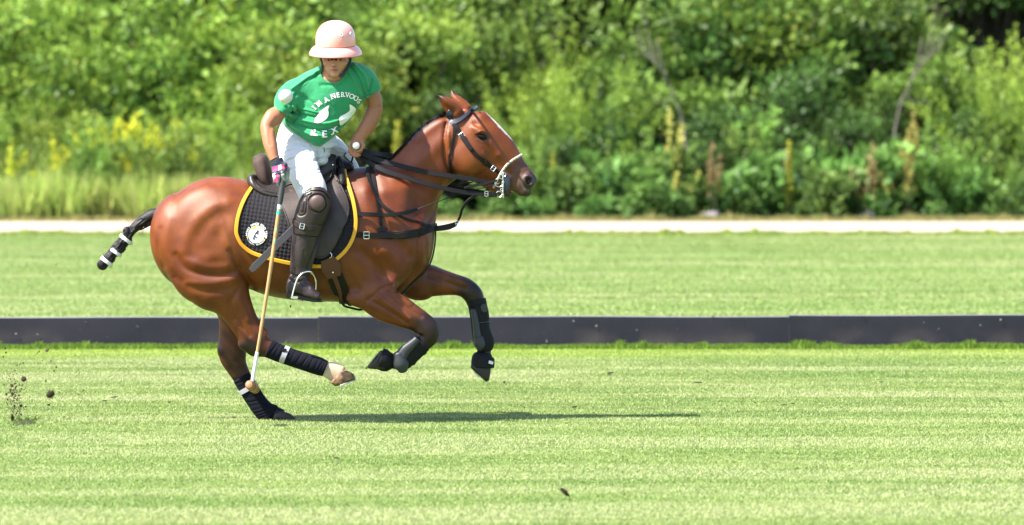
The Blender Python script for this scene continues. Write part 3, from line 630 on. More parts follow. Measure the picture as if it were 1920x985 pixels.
ADJ = {'feathery_shrub': ('feathery yellow-green shrub', 'shrub'), 'leafy_bush': ('leafy mid-green bush', 'bush'), 'dark_bush': ('dark green bush', 'bush'), 'yellow_green_bush': ('bright yellow-green bush', 'bush'), 'tree': ('dense green tree', 'tree'),
       'pale_tree': ('light green tree', 'tree'), 'slender_sapling': ('slender pale sapling', 'sapling'), 'broadleaf_weed': ('low broad-leaved weed', 'weed'), 'stalky_weed': ('tall leafy stalks of weed', 'weed'), 'yellow_flowered_weed': ('weed topped with yellow flowers', 'weed'),
       'meadow_grass_tuft': ('tuft of tall pale meadow grass', 'grass tuft'), 'dry_weed': ('dried orange-brown weed stalks', 'weed'), 'yellow_weed': ('withered yellow weed', 'weed'), 'flower_spike': ('single tall yellow flower spike', 'flower'), 'white_flower': ('pale flower head among dark leaves', 'flower')}
GRP = {k: v[0].split(' of ')[0]+'s beyond the gravel path' for k, v in ADJ.items()}
plan = []        # kind, photo x, depth behind the path edge, scale, proto index
def put(kind, px, dy, sc, k=None, hs=1.0): plan.append([kind, px, dy, sc, (int(rp.integers(0, 9)) if k is None else k), hs])
# back row of trees
for i, px in enumerate(np.linspace(-420, 2340, 13)):
    left = px < 900; put('pale_tree' if left or (px > 1780) else 'tree', px+rp.uniform(-30, 30), rp.uniform(9.5, 12), rp.uniform(.98, 1.15))
for i, px in enumerate(np.linspace(-300, 2250, 19)): put('tree' if px > 800 else 'pale_tree', px+rp.uniform(-40, 40), rp.uniform(12.5, 16), 1.2)
for s_ in (-1, 1):
    for k in range(8): put('tree' if s_ > 0 else 'pale_tree', 960+s_*(1560+k*230+rp.uniform(-40, 40)), rp.uniform(9, 13), 1.15)
    for k in range(9): put('leafy_bush' if k % 2 else 'yellow_green_bush', 960+s_*(1380+k*190+rp.uniform(-40, 40)), rp.uniform(3, 5.5), 1.2)
# middle rows
for px, kind, dy, sc in ((-330, 'leafy_bush', 4, 1.1), (-160, 'yellow_green_bush', 4, 1.1), (10, 'yellow_green_bush', 5.5, 1.25), (90, 'yellow_green_bush', 4.2, 1.05), (230, 'yellow_green_bush', 5.5, 1.35), (330, 'yellow_green_bush', 4.4, 1.0), (440, 'yellow_green_bush', 6, 1.45), (560, 'yellow_green_bush', 4.4, 1.15), (660, 'yellow_green_bush', 3.4, 1.05),
                         (770, 'yellow_green_bush', 5.2, 1.3), (830, 'dark_bush', 3.6, .95), (905, 'leafy_bush', 6.2, 1.45), (985, 'feathery_shrub', 3.6, 1.05), (1105, 'feathery_shrub', 3.2, 1.10), (1040, 'feathery_shrub', 5.2, 1.15), (1215, 'leafy_bush', 4.4, 1.10), (1300, 'leafy_bush', 5.8, 1.4), (1350, 'dark_bush', 3.2, .85),
                         (1410, 'yellow_green_bush', 6.6, 1.35), (1480, 'dark_bush', 3.6, 1.1), (1560, 'yellow_green_bush', 6.6, 1.3), (1610, 'dark_bush', 3.2, .85), (1665, 'leafy_bush', 5.6, 1.4), (1745, 'leafy_bush', 4.4, 1.05), (1860, 'feathery_shrub', 3.2, 1.10), (1925, 'feathery_shrub', 5.0, 1.12), (1990, 'feathery_shrub', 3.6, 1.0), (2120, 'leafy_bush', 4.5, 1.2), (2260, 'dark_bush', 4, 1.2),
                         (1480, 'leafy_bush', 6.5, 1.5), (150, 'yellow_green_bush', 6.5, 1.3), (-60, 'feathery_shrub', 3.4, .8), (140, 'feathery_shrub', 3.2, .85), (400, 'feathery_shrub', 3.4, .9), (500, 'feathery_shrub', 3.0, .8), (720, 'leafy_bush', 6.6, 1.4)): put(kind, px, dy, sc)
for px, dy, sc in ((28, 2.6, 1.0), (52, 2.9, .85), (78, 2.6, 1.05), (6, 2.9, .8), (1015, 2.2, .6)): put('slender_sapling', px, dy, sc)
# front row on the left: meadow grass and flowers
for px in np.arange(-210, 560, 37): put('meadow_grass_tuft', px+rp.uniform(-14, 14), rp.uniform(.5, 1.3), rp.uniform(.75, 1.2))
for px in np.arange(-190, 540, 40): put('stalky_weed', px+rp.uniform(-14, 14), rp.uniform(.8, 2.4), rp.choice((.6, .8, 1.1, 1.5)))
for px in np.arange(-190, 480, 56): put('meadow_grass_tuft', px+rp.uniform(-14, 14), rp.uniform(1.8, 2.8), rp.uniform(1.1, 1.6))
for px, dy, sc in ((215, 2.2, 1.3), (245, 1.8, 1.25), (280, 2.4, 1.35), (170, 1.5, 1.0), (120, 1.9, .95), (310, 1.2, .9), (345, 1.9, 1.0), (60, 1.6, .8), (268, 1.0, .75), (225, 2.0, 1.85), (262, 1.8, 1.6), (300, 2.1, 1.75), (335, 1.7, 1.4), (240, 1.2, 1.2), (180, 2.0, 1.6), (95, 1.6, 1.3), (20, 1.4, 1.2), (380, 1.6, 1.3)): put('yellow_flowered_weed', px, dy, sc)
for px, dy, sc in ((385, 1.6, 1.0), (430, 1.2, .9), (470, 2.0, 1.2), (515, 1.3, .9), (560, 1.8, 1.2), (30, 2.4, 1.1), (150, 2.8, 1.3)): put('stalky_weed', px, dy, sc)
# front row on the right: leafy weeds
for px in np.arange(575, 2150, 70): put('broadleaf_weed', px+rp.uniform(-24, 24), rp.uniform(.35, 1.0), rp.choice((.4, .55, .7, .9, 1.1)))
for px in (960, 1015, 1060, 1120, 1150, 1205, 1290, 1400, 1440, 1520, 1560, 1670, 1755, 1800, 1840, 1900, 1950): put('stalky_weed', px+rp.uniform(-8, 8), rp.uniform(1.1, 1.9), rp.uniform(.75, 1.15))
for px in (1180, 1275, 1370, 1450, 1515, 1590, 1685, 1780): put('broadleaf_weed', px+rp.uniform(-8, 8), rp.uniform(1.2, 1.8), rp.uniform(.9, 1.6))
for px in (935, 1000, 1085, 1140, 1175, 1225, 1310, 1385, 1425, 1500, 1545, 1600, 1640, 1735, 1790, 1825, 1885, 1940): put('stalky_weed', px+rp.uniform(-10, 10), rp.uniform(1.4, 2.6), rp.uniform(1.1, 1.7))
for px in (1050, 1190, 1330, 1400, 1480, 1560, 1640, 1765, 1910): put('dark_bush', px+rp.uniform(-10, 10), rp.uniform(1.7, 2.4), rp.uniform(.42, .62))
put('white_flower', 1480, .9, .92, 0)
for px in (1395, 1440, 1520, 1565): put('dark_bush', px, 7.2+rp.uniform(-.3, .3), 1.7)
for px in (1180, 1370, 1480, 1590, 1780): put('dark_bush', px, 2.9, .8)
put('yellow_weed', 1258, .9, 1.33, 0); put('yellow_weed', 1702, .9, 1.33, 0); put('dry_weed', 1337, .6, 1.32, 0); put('dry_weed', 1622, .6, 1.32, 0)
for px in (205, 290, 375, 450, 530): put('feathery_shrub', px, 2.4+rp.uniform(-.2, .3), .48+rp.uniform(0, .14))
for px in (-40, 60, 130, 250, 340, 420, 500): put('yellow_green_bush', px, 2.9+rp.uniform(-.2, .3), .55+rp.uniform(-.05, .1)); put('flower_spike', 746, 1.5, 1.18, 0); put('flower_spike', 1480, .8, .95, 0); put('flower_spike', 1037, 1.2, .8, 0)
ORD = 'first second third fourth fifth sixth seventh eighth ninth tenth eleventh twelfth thirteenth fourteenth fifteenth sixteenth seventeenth eighteenth nineteenth twentieth'.split()
def ordw(i): return ORD[i] if i < 20 else ['twenty-', 'thirty-', 'forty-', 'fifty-', 'sixty-', 'seventy-', 'eighty-'][(i+1)//10-2]+ORD[(i+1) % 10-1] if (i+1) % 10 else ['', '', 'twentieth', 'thirtieth', 'fortieth', 'fiftieth', 'sixtieth', 'seventieth', 'eightieth'][(i+1)//10]
def where(px):
    for lim, t in ((-5, 'beyond the left edge'), (180, 'near the left edge'), (360, 'above the horse tail'), (480, 'above the rump'), (700, 'behind the rider'), (860, 'behind the horse neck'), (1010, 'behind the horse head'), (1240, 'right of the horse head'), (1440, 'in the centre of the right half'), (1620, 'right of centre of the right half'), (1800, 'towards the right edge'), (1925, 'at the right edge')):
        if px < lim: return t
    return 'beyond the right edge'
NM = {'feathery_shrub': 'shrub', 'leafy_bush': 'bush', 'dark_bush': 'bush', 'yellow_green_bush': 'bush', 'tree': 'tree', 'pale_tree': 'tree', 'slender_sapling': 'sapling', 'broadleaf_weed': 'leafy_weed', 'stalky_weed': 'tall_weed', 'yellow_flowered_weed': 'flowering_weed', 'meadow_grass_tuft': 'meadow_grass', 'dry_weed': 'dry_weed', 'yellow_weed': 'yellow_weed', 'flower_spike': 'flower_spike', 'white_flower': 'white_flower'}
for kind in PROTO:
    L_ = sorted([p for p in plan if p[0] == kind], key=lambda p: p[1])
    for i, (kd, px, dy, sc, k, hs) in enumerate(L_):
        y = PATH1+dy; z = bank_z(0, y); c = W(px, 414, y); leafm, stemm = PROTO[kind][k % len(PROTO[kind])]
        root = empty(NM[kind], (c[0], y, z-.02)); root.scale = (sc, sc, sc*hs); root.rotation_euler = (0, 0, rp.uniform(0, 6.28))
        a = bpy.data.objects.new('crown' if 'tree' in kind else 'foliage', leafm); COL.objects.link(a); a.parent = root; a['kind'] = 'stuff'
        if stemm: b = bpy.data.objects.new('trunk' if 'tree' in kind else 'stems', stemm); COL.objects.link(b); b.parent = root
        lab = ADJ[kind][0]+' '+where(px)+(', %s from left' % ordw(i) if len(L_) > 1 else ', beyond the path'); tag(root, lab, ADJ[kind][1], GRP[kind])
# bare grey branches leaning out of the bushes
def branch_px(pts, r, y):
    P = smooth_path([W(a, b, y+e) for a, b, e in pts], 6); return P, list(np.linspace(r, r*.35, len(P)))
for mx, lb in ((0, 'bare grey dead branch leaning left above the left withered yellow weed'), (1, 'bare grey dead branch leaning right above the right withered yellow weed')):
    f = (lambda x: 2960-x) if mx else (lambda x: x); y = PATH1+1.9; c = W(f(1290), 300, y); root = empty('dead_branch', (c[0], y, c[2])); tag(root, lb, 'branch', 'dead branches in the hedge')
    for pts, r in (([(f(1290), 300, 0), (f(1275), 210, .1), (f(1255), 160, .0), (f(1230), 120, -.1), (f(1205), 97, 0)], .026), ([(f(1232), 122, 0), (f(1222), 90, 0), (f(1214), 62, .1)], .02), ([(f(1222), 108, 0), (f(1205), 80, 0), (f(1195), 50, .1)], .016), ([(f(1250), 150, 0), (f(1237), 105, -.1), (f(1232), 70, 0)], .02), ([(f(1205), 97, 0), (f(1190), 72, 0), (f(1184), 60, 0)], .014), ([(f(1262), 172, 0), (f(1250), 190, 0), (f(1220), 192, 0)], .014), ([(f(1214), 64, .1), (f(1206), 30, 0), (f(1212), 5, 0)], .014)):
        P, rr_ = branch_px(pts, r, y); g = Geo(); g.add(*tube(P, rr_, 6)); g.build('branch', M_dead, root)

# two pale stones at the foot of the bushes
M_stone = mat('pale_stone', (.16, .145, .15), rough=.9, bump=(18, .6, .02), vary=(9, .5, (.1, .09, .09)))
for px, lb in ((1331, 'pale grey stone at the foot of the bushes left of the flower head'), (1628, 'pale grey stone at the foot of the bushes right of the flower head')):
    y = PATH1+.5; c = W(px, 405, y); bm = bmesh.new(); bmesh.ops.create_icosphere(bm, subdivisions=3, radius=1)
    for v in bm.verts:
        n = v.co.normalized(); f = 1+.14*math.sin(n.x*4+px)+.10*math.sin(n.y*5+n.z*3); v.co = Vector((n.x*.17*f, n.y*.14*f, max(n.z, -.4)*.11*f))
    me = bpy.data.meshes.new('stone'); bm.to_mesh(me); bm.free(); o = link_mesh('stone', me, M_stone, sharp=0); o.location = (c[0], y, .05); tag(o, lb, 'stone', 'stones at the foot of the bushes')
# ================================================================ THE HORSE
M_coat = mat('bay_coat', (.3, .08, .03), rough=.41, attr='Col', bump=(360, .5, .003), vary=(8, .9, (.60, .46, .42)), spec=.36, mult=True)
M_black_hair = mat('black_hair', (.005, .004, .006), rough=.5, spec=.3, bump=(160, .5, .006))
M_hoof = mat('dark_hoof', (.016, .012, .011), rough=.6, bump=(60, .3, .004))
M_hoof_pale = mat('pale_hoof', (.26, .14, .065), rough=.6, bump=(60, .3, .004), vary=(38, .95, (.055, .028, .018)))
M_wrap = mat('navy_bandage', (.003, .0035, .009), rough=.9, spec=.2, bump=(300, .5, .003))
M_boot_black = mat('black_neoprene', (.0045, .0045, .0065), rough=.7, spec=.25, bump=(200, .3, .002))
M_boot_grey = mat('grey_strike_pad', (.020, .022, .028), rough=.55, bump=(200, .3, .002))
M_white_tape = mat('white_tape', (.62, .62, .65), rough=.6, bump=(200, .2, .002))
M_eye = mat('eye', (.006, .003, .002), rough=.10, spec=.2)
M_steel = mat('steel', (.72, .72, .70), rough=.22, metal=1.0)
M_shoe = mat('horse_shoe_steel', (.35, .36, .38), rough=.4, metal=1.0)

NF, FF, NH, FH = -.17, .17, -.15, .15     # depth of near fore, far fore, near hind, far hind leg
H = Vol((-2.24, -.44, -.02), (.20, .44, 2.07), .008)
# trunk
H.loft([(345, 361, 345, 541, .235, 0), (390, 336, 392, 552, .275, 0), (430, 332, 432, 548, .285, 0), (475, 345, 475, 540, .275, 0),
        (525, 352, 520, 557, .295, 0), (570, 350, 570, 565, .305, 0), (620, 336, 620, 568, .295, 0), (670, 318, 668, 572, .265, 0),
        (715, 312, 718, 574, .235, 0), (752, 352, 757, 556, .215, 0), (782, 392, 788, 520, .18, 0)], k=.02, p=2.25, cap0=.70, cap1=.43)
# croup is narrower at the top: roof shape
# neck
H.loft([(655, 320, 775, 505, .15, 0), (690, 316, 806, 440, .135, 0), (728, 299, 818, 388, .105, 0), (763, 267, 828, 362, .088, 0),
        (803, 229, 842, 343, .080, 0), (838, 208, 862, 320, .074, 0)], k=.05, p=2.0, cap1=.5)
H.blur(3, 3, lambda X, Y, Z: sm(-.30, -.42, X)*sm(-1.75, -1.60, X)+0*Y+0*Z)
# head: poll to muzzle
H.loft([(862, 203, 852, 308, .074, 0), (893, 203, 858, 330, .094, 0), (914, 221, 884, 337, .098, 0), (934, 243, 908, 343, .078, 0),
        (953, 267, 927, 352, .060, 0), (973, 292, 944, 357, .048, 0), (991, 314, 962, 361, .050, 0), (1001, 329, 977, 370, .046, 0)],
       k=.03, p=2.2, cap0=.6, cap1=.42)
H.loft([(850, 262, 846, 306, .05, 0), (880, 300, 866, 333, .058, 0), (905, 322, 897, 345, .045, 0)], k=.03, cap1=.6)    # jowl
# lower jaw, a little open
H.loft([(902, 330, 897, 346, .042, 0), (925, 344, 918, 358, .034, 0), (944, 353, 938, 367, .028, 0), (957, 358, 951, 370, .026, 0)], k=.012, cap1=.7)
for sg in (-1, 1):
    # cheek disc, facial crest, brow, nostril, ear
    c = W(878, 300, sg*.062); H.ell(c, (.098, .042, .098), k=.03)
    H.ell(W(899, 247, sg*.082), (.052, .026, .026), k=.02, rot=Matrix.Rotation(math.radians(38), 3, 'Y'))
    H.chain([W(918, 268, sg*.078), W(935, 290, sg*.064), W(950, 306, sg*.05)], [.014, .012, .008], k=.02)
    H.ell(W(904.5, 257, sg*.106), (.036, .018, .022), k=.012, rot=Matrix.Rotation(math.radians(18), 3, 'Y'), op='s')
    H.ell(W(904.5, 256.5, sg*.080), (.034, .018, .024), k=.006)
    H.ell(W(991, 340, sg*.046), (.034, .020, .042), k=.014, rot=Matrix.Rotation(math.radians(-18), 3, 'Y'))
    H.ell(W(992, 340, sg*.068), (.020, .030, .030), k=.010, rot=Matrix.Rotation(math.radians(-18), 3, 'Y'), op='s')
H.ell(W(986, 361, 0), (.036, .042, .028), k=.02)
# ears: near one laid back, far one behind it
for st in ([(842, 214, 868, 207, .030, -.035), (830, 199, 857, 200, .032, -.045), (822, 188, 842, 192, .027, -.055), (817, 177, 821, 183, .008, -.06)],
           [(862, 208, 884, 200, .030, .045), (849, 190, 868, 189, .030, .055), (845, 179, 857, 182, .022, .06), (844, 169, 850, 172, .008, .065)]):
    H.loft(st, k=.014, cap1=.5)
H.relief([(822, 185), (836, 200), (848, 209)], .016, -.012, yat=-.05)
# near fore leg
H.loft([(738, 470, 650, 530, .075, -.13), (742, 520, 664, 562, .085, -.15), (752, 552, 692, 586, .075, NF), (779, 571, 735, 604, .058, NF),
        (803, 589, 768, 616, .046, NF), (821, 607, 780, 629, .046, NF), (822, 630, 784, 632, .042, NF), (808, 651, 780, 636, .032, NF),
        (788, 670, 766, 649, .027, NF), (771, 687, 746, 669, .032, NF), (748, 692, 740, 665, .030, NF), (724, 690, 722, 662, .030, NF)], k=.045, cap1=.4)
# far fore leg
H.loft([(772, 440, 720, 520, .08, .12), (806, 490, 758, 556, .085, .15), (826, 502, 800, 554, .068, FF), (856, 514, 843, 553, .056, FF),
        (880, 523, 862, 556, .048, FF), (901, 541, 869, 561, .048, FF), (908, 560, 874, 568, .042, FF), (910, 582, 881, 585, .033, FF),
        (915, 612, 889, 614, .029, FF), (923, 638, 894, 643, .033, FF), (921, 656, 897, 658, .029, FF), (920, 672, 896, 674, .030, FF)], k=.04, cap1=.4)
# near hind leg
H.loft([(318, 420, 470, 430, .12, -.14), (312, 490, 476, 492, .125, -.145), (352, 542, 478, 530, .115, -.15), (394, 568, 473, 560, .085, NH),
        (418, 588, 478, 587, .062, NH), (434, 612, 487, 607, .050, NH), (446, 634, 500, 622, .045, NH), (459, 655, 511, 634, .042, NH), (484, 664, 513, 641, .036, NH),
        (515, 671, 532, 650, .028, NH), (548, 683, 560, 661, .027, NH), (578, 696, 592, 670, .031, NH), (600, 704, 612, 679, .031, NH),
        (612, 710, 632, 681, .030, NH), (622, 716, 650, 690, .032, NH)], k=.03, cap1=.4)
# far hind leg
H.loft([(320, 430, 460, 440, .12, .14), (340, 510, 462, 500, .11, .145), (388, 560, 466, 548, .095, .15), (407, 590, 458, 590, .062, FH),
        (411, 618, 451, 620, .048, FH), (409, 645, 460, 648, .045, FH), (412, 668, 462, 672, .042, FH), (424, 690, 464, 688, .034, FH),
        (438, 712, 472, 706, .028, FH), (454, 738, 482, 726, .026, FH), (468, 758, 497, 744, .028, FH), (482, 778, 512, 760, .032, FH),
        (500, 789, 526, 766, .034, FH), (520, 792, 538, 771, .034, FH)], k=.03, cap1=.3)
# point of hock, point of elbow, dock of the tail, withers
H.ell(W(455, 647, NH), (.022, .022, .020), k=.04); H.ell(W(417, 657, FH), (.024, .026, .03), k=.03)
H.ell(W(668, 560, -.17), (.06, .05, .045), k=.05)
H.loft([(346, 372, 318, 440, .06, 0), (318, 386, 304, 414, .04, 0), (302, 394, 296, 408, .028, 0)], k=.03, cap1=.5)
# muscles: relief on both sides (photo pixels)
def muscle(p, r, a):
    if p[0][0] < 480 and r > .016: a *= .60; r *= .85
    else: r *= .85
    H.relief(p, r, a, 'near'); H.relief(p, r, a, 'far')
muscle([(427, 380), (400, 388), (372, 410), (352, 440), (345, 470)], .045, .016)           # hip ridge
muscle([(416, 398), (394, 415), (376, 440)], .04, -.010)
muscle([(424, 408), (412, 440)], .05, -.014)
muscle([(331, 478), (349, 503), (379, 514), (419, 516), (446, 505)], .020, -.016)          # line above the gaskin
muscle([(352, 488), (385, 499), (425, 500)], .026, .012)
muscle([(372, 490), (410, 480), (440, 500)], .05, .014)
muscle([(300, 430), (296, 470), (306, 500)], .018, -.010)                                  # hamstring split
muscle([(318, 410), (312, 460), (322, 500)], .03, .008)
muscle([(330, 520), (370, 542), (410, 545), (450, 535)], .025, -.012)
muscle([(350, 530), (400, 530), (446, 522)], .022, .010)
muscle([(432, 470), (446, 495), (462, 522), (474, 540)], .018, -.018)                      # flank fold
muscle([(418, 420), (432, 460), (452, 492)], .024, .010)
muscle([(430, 565), (445, 600), (468, 630)], .012, -.008); muscle([(448, 560), (466, 600)], .016, .007)
muscle([(445, 545), (430, 575), (438, 600)], .015, -.007)
H.relief([(428, 600), (446, 640)], .01, -.006, 'far')
muscle([(395, 343), (430, 340), (470, 350)], .02, -.006)
# shoulder, chest, forearm
muscle([(700, 335), (716, 400), (742, 450), (768, 480)], .035, -.012)
muscle([(686, 360), (696, 420), (722, 470)], .05, .012)
muscle([(676, 470), (700, 495), (716, 520)], .035, -.014)
muscle([(720, 470), (745, 500), (740, 535)], .05, .014)
muscle([(784, 440), (782, 495), (768, 520), (740, 546)], .016, -.016)
muscle([(760, 430), (766, 490), (752, 520)], .03, .008)
muscle([(797, 450), (799, 490)], .014, -.008)
muscle([(655, 510), (672, 545)], .022, -.008)
muscle([(735, 535), (718, 540), (704, 553), (690, 562)], .014, -.012)
H.relief([(708, 553), (735, 575), (768, 598)], .012, .009); H.relief([(700, 566), (730, 583), (764, 606)], .010, -.010)
H.relief([(728, 548), (756, 572), (790, 594)], .010, -.008); H.relief([(740, 548), (770, 570)], .012, .007)
H.relief([(800, 520), (840, 535), (870, 545)], .012, -.009, 'any'); H.relief([(808, 508), (850, 524), (880, 534)], .012, .007, 'any')
# neck: jugular groove, crest, line behind the jaw
muscle([(846, 325), (826, 370), (800, 420), (788, 440)], .020, -.010)
muscle([(780, 262), (815, 235), (838, 222)], .03, .008)
muscle([(740, 330), (790, 300), (832, 262)], .05, .010)
muscle([(836, 232), (832, 262), (834, 300), (846, 330)], .012, -.014)
muscle([(840, 250), (842, 290)], .012, .008)
muscle([(720, 360), (770, 350), (800, 370)], .05, .008)
# head: hollow above the eye, crest line, jaw edge, veins, chin
muscle([(890, 232), (894, 236)], .016, -.008); muscle([(907, 300), (925, 318)], .014, -.006)
muscle([(893, 262), (905, 266), (916, 262)], .006, .004); muscle([(892, 251), (903, 246), (914, 249)], .006, .006)
muscle([(905, 285), (918, 310), (930, 325)], .006, .005)
muscle([(960, 330), (948, 318), (930, 305)], .008, -.004); muscle([(975, 325), (968, 345)], .012, -.006)
muscle([(957, 352), (938, 348), (922, 344)], .006, -.010)       # corner of the mouth
M_horse_parts = {}
horse = H.mesh('horse_body', M_coat)
V = np.empty(len(horse.data.vertices)*3, np.float32); horse.data.vertices.foreach_get('co', V); V = V.reshape(-1, 3)
d = CD+V[:, 1]; PX = 960+V[:, 0]*FPX/d; PY = HY+(CH-V[:, 2])*FPX/d
def line_t(ax, ay, bx, by): return ((PX-ax)*(bx-ax)+(PY-ay)*(by-ay))/((bx-ax)**2+(by-ay)**2)
bay = np.array((.158, .0365, .0046)); dark = np.array((.0055, .0035, .004)); C = np.tile(bay, (len(V), 1))
def paint(m, col): 
    global C
    C = C*(1-m[:, None])+np.array(col)*m[:, None]
nz = (np.sin(V[:, 0]*37)*np.sin(V[:, 2]*41+V[:, 0]*13)*.5+np.sin(V[:, 0]*91+V[:, 2]*77)*.25)
# sandy flank, belly and inner legs; rump highlight and low shade painted in
paint(sm(470, 590, PY+nz*20)*.45, (.135, .042, .014)); paint(np.exp(-((PX-395)/55)**2-((PY-395)/42)**2)*.35, (.29, .090, .022)); paint(np.exp(-((PX-860)/40)**2-((PY-250)/60)**2)*.45, (.26, .075, .017))  # includes a golden highlight painted over the rump
paint(sm(690, 800, PX)*sm(330, 480, PY)*(PX < 830)*(PY < 560)*.45, (.080, .020, .009)); paint(np.exp(-((PX-345)/60)**2-((PY-515)/26)**2)*.45, (.11, .025, .007))  # painted shade: chest, lower neck, underside of the haunch
SANDY = 0; paint(sm(470, 520, PX)*sm(720, 640, PX)*sm(440, 520, PY)*.35, (.10, .03, .012))  # painted shade along the lower barrel
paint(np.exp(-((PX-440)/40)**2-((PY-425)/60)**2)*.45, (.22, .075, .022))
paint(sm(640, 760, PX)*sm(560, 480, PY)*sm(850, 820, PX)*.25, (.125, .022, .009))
near = V[:, 1] < 0
fore_n = near & (PX > 690) & (PX < 830) & (PY > 540); fore_f = (~near) & (PX > 800) & (PY > 480)
hind_n = near & (PX > 440) & (PX < 660) & (PY > 580); hind_f = (~near) & (PX < 560) & (PY > 570)
paint(fore_n*sm(.55, .95, line_t(700, 560, 800, 615)+nz*.15)*.92, dark); paint(fore_n*(line_t(800, 615, 760, 670) > .25)*(PY > 630)*.97, dark)
paint(fore_f*sm(.35, .95, line_t(800, 520, 890, 545)+nz*.2)*.92, dark); paint(fore_f*(PY > 562)*.97, dark)
paint(hind_n*sm(.35, .95, line_t(462, 590, 472, 650)+nz*.3)*sm(512, 484, PX)*.92, dark); paint(hind_n*(PX > 508)*(PY > 630)*.97, dark)
paint(hind_f*sm(590, 690, PY+nz*60)*.68, dark); paint(hind_f*(PY > 708)*.97, dark)
for (x, y, r) in ((442, 673, 6), (416, 660, 8), (430, 690, 7), (447, 690, 6)): paint(hind_f*np.exp(-((PX-x)**2+(PY-y)**2)/r**2)*.8, dark)
paint(hind_n*sm(596, 606, PX+nz*4)*.97, (.50, .40, .29))
# dark ear tips and edges, poll
head = PX > 850
paint(sm(200, 180, PY)*sm(845, 825, PX)*.9, dark); paint(sm(180, 170, PY)*.9, dark)
mz = line_t(915, 300, 1000, 350)
paint(sm(.30, .66, mz+nz*.08)*sm(900, 930, PX)*(PY > 270)*.80, (.10, .055, .038)); paint(sm(.72, .95, mz+nz*.1)*(PX > 930)*(PY > 290)*.85, (.022, .017, .020))
paint(np.exp(-((PX-992)**2/13**2+(PY-340)**2/17**2))*.9, (.010, .006, .008))
paint((PX > 905)*sm(356, 366, PY)*sm(0, 1, (PX < 965)*1.)*.8, (.03,.02,.02))
e2 = ((PX-904.5)/17)**2+((PY-257)/10)**2; paint(np.exp(-e2**2)*(PX > 850)*.85, (.05, .018, .014))
# pale rim of the nostril
rr = np.hypot((PX-991.5)/12, (PY-340)/15); paint(np.exp(-((rr-1.15)/.16)**2)*(PX > 960)*.5*(PX < 992), (.20, .15, .13))
# white blaze on the front of the face
bl = np.hypot(V[:, 1], 0); t = line_t(908, 214, 955, 268); w_ = .026*np.clip(np.sin(np.pi*np.clip(t, 0, 1)), 0, 1)**.5
dline = ((PX-912)*(268-219)-(PY-219)*(952-912))/math.hypot(40, 49)
paint(((bl < w_+.012+nz*.006) & (t > 0) & (t < 1) & (dline > -8))*.95, (.70,.66,.62))
# roached mane and dark withers
def topline(pts):
    P = np.array(pts); return np.interp(PX, P[:, 0], P[:, 1])
paint(sm(12, 3, PY-topline([(640, 312), (700, 312), (726, 300), (760, 267), (780, 247), (804, 227), (832, 210), (845, 204)]))*(PX > 640)*(PX < 845)*(abs(V[:, 1]) < .05), dark)
paint(np.exp(-((PX-668)/32)**2-((PY-318)/20)**2)*.75, dark)
paint(np.exp(-((PX-850)/9)**2-((PY-322)/26)**2)*.55, (.03, .012, .008))
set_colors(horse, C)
tag(horse, 'bay horse with white blaze and taped tail, galloping to the right across the field', 'horse')
horse.name = 'horse'

# ---- eyes
for sg in (-1, 1):
    p = W(904.5, 256.5, sg*.088); mesh_obj('eye', *ellipsoid(p, (.031, .021, .0195), 24, 14, Matrix.Rotation(math.radians(16), 3, 'Y')), M_eye, horse)
# ---- teeth just showing between the lips
g = Geo()
for k in range(4): g.add(*box(W(960+k*1.6, 357-k*.2, -.012+k*.006), (.008, .008, .018), bev=.002))
g.build('teeth', mat('teeth', (.75, .68, .5), rough=.4), horse)
# ---- roached mane: a low stiff ridge of hair
crest = smooth_path([(706, 309), (727, 299), (745, 283), (762, 266), (780, 247), (804, 227), (832, 210), (846, 203)], 8)
g = Geo(); r2 = np.random.default_rng(3)
cp, cn, _ = H.front(crest[:, 0], crest[:, 1]+6, 0, guess=0)
g.add(*tube([W(q[0], q[1]+4.2, 0) for q in crest], [.004]+[.0135]*(len(crest)-2)+[.006], 8))
for i in range(2200):
    t = r2.uniform(0, len(crest)-1.01); j = int(t); q = crest[j]*(1-t+j)+crest[j+1]*(t-j)
    x, y, z = W(q[0], q[1]+5, 0); x += 0; y = r2.normal(0, .009); h = r2.uniform(.008, .015)+.004
    tg = crest[j+1]-crest[j]; tg = tg/np.linalg.norm(tg); n = Vector((-tg[1]*-1, 0, tg[0]))  # outward from the crest
    n = Vector((tg[1], 0, tg[0])).normalized(); s_ = Vector((tg[0], 0, -tg[1]))
    b = Vector((x, y, z)); tip = b+n*h-s_*r2.uniform(.004, .016)+Vector((0, y*.4, 0)); wv = s_*.003
    g.add([b-wv, b+wv, tip+wv*.2, b+Vector((0, .004, 0)), tip], [(0, 1, 2), (0, 3, 4), (1, 3, 2)])
o = g.build('mane', M_black_hair, horse, smooth=False)
o['kind'] = 'stuff'

# ---- tail, folded up and taped
T = Vol((-2.6, -.12, .85), (-2.05, .12, 1.35), .0045)
tp = [(306, 402, 26), (285, 407, 29), (268, 417, 25), (252, 430, 22), (240, 444, 22), (230, 456, 24), (220, 468, 25), (211, 476, 19), (205, 484, 23), (198, 491, 18), (192, 497, 21)]
st = []
for i, (x, y, w) in enumerate(tp):
    a = np.array(tp[max(i-1, 0)][:2], float); b = np.array(tp[min(i+1, len(tp)-1)][:2], float); t = (b-a)/np.linalg.norm(b-a); n = np.array((-t[1], t[0]))*w/2
    st.append((x-n[0], y-n[1], x+n[0], y+n[1], m_of(w)*.42, 0))
T.loft(st, k=.005, cap1=.95)
T.ell(W(237.5, 434, -.01), (.024, .024, .03), k=.01)
T.relief([(298, 408), (275, 418), (255, 434), (244, 448)], .010, -.012, 'any'); T.relief([(240, 430), (245, 440)], .008, -.006, 'any')
rr3 = np.random.default_rng(5)
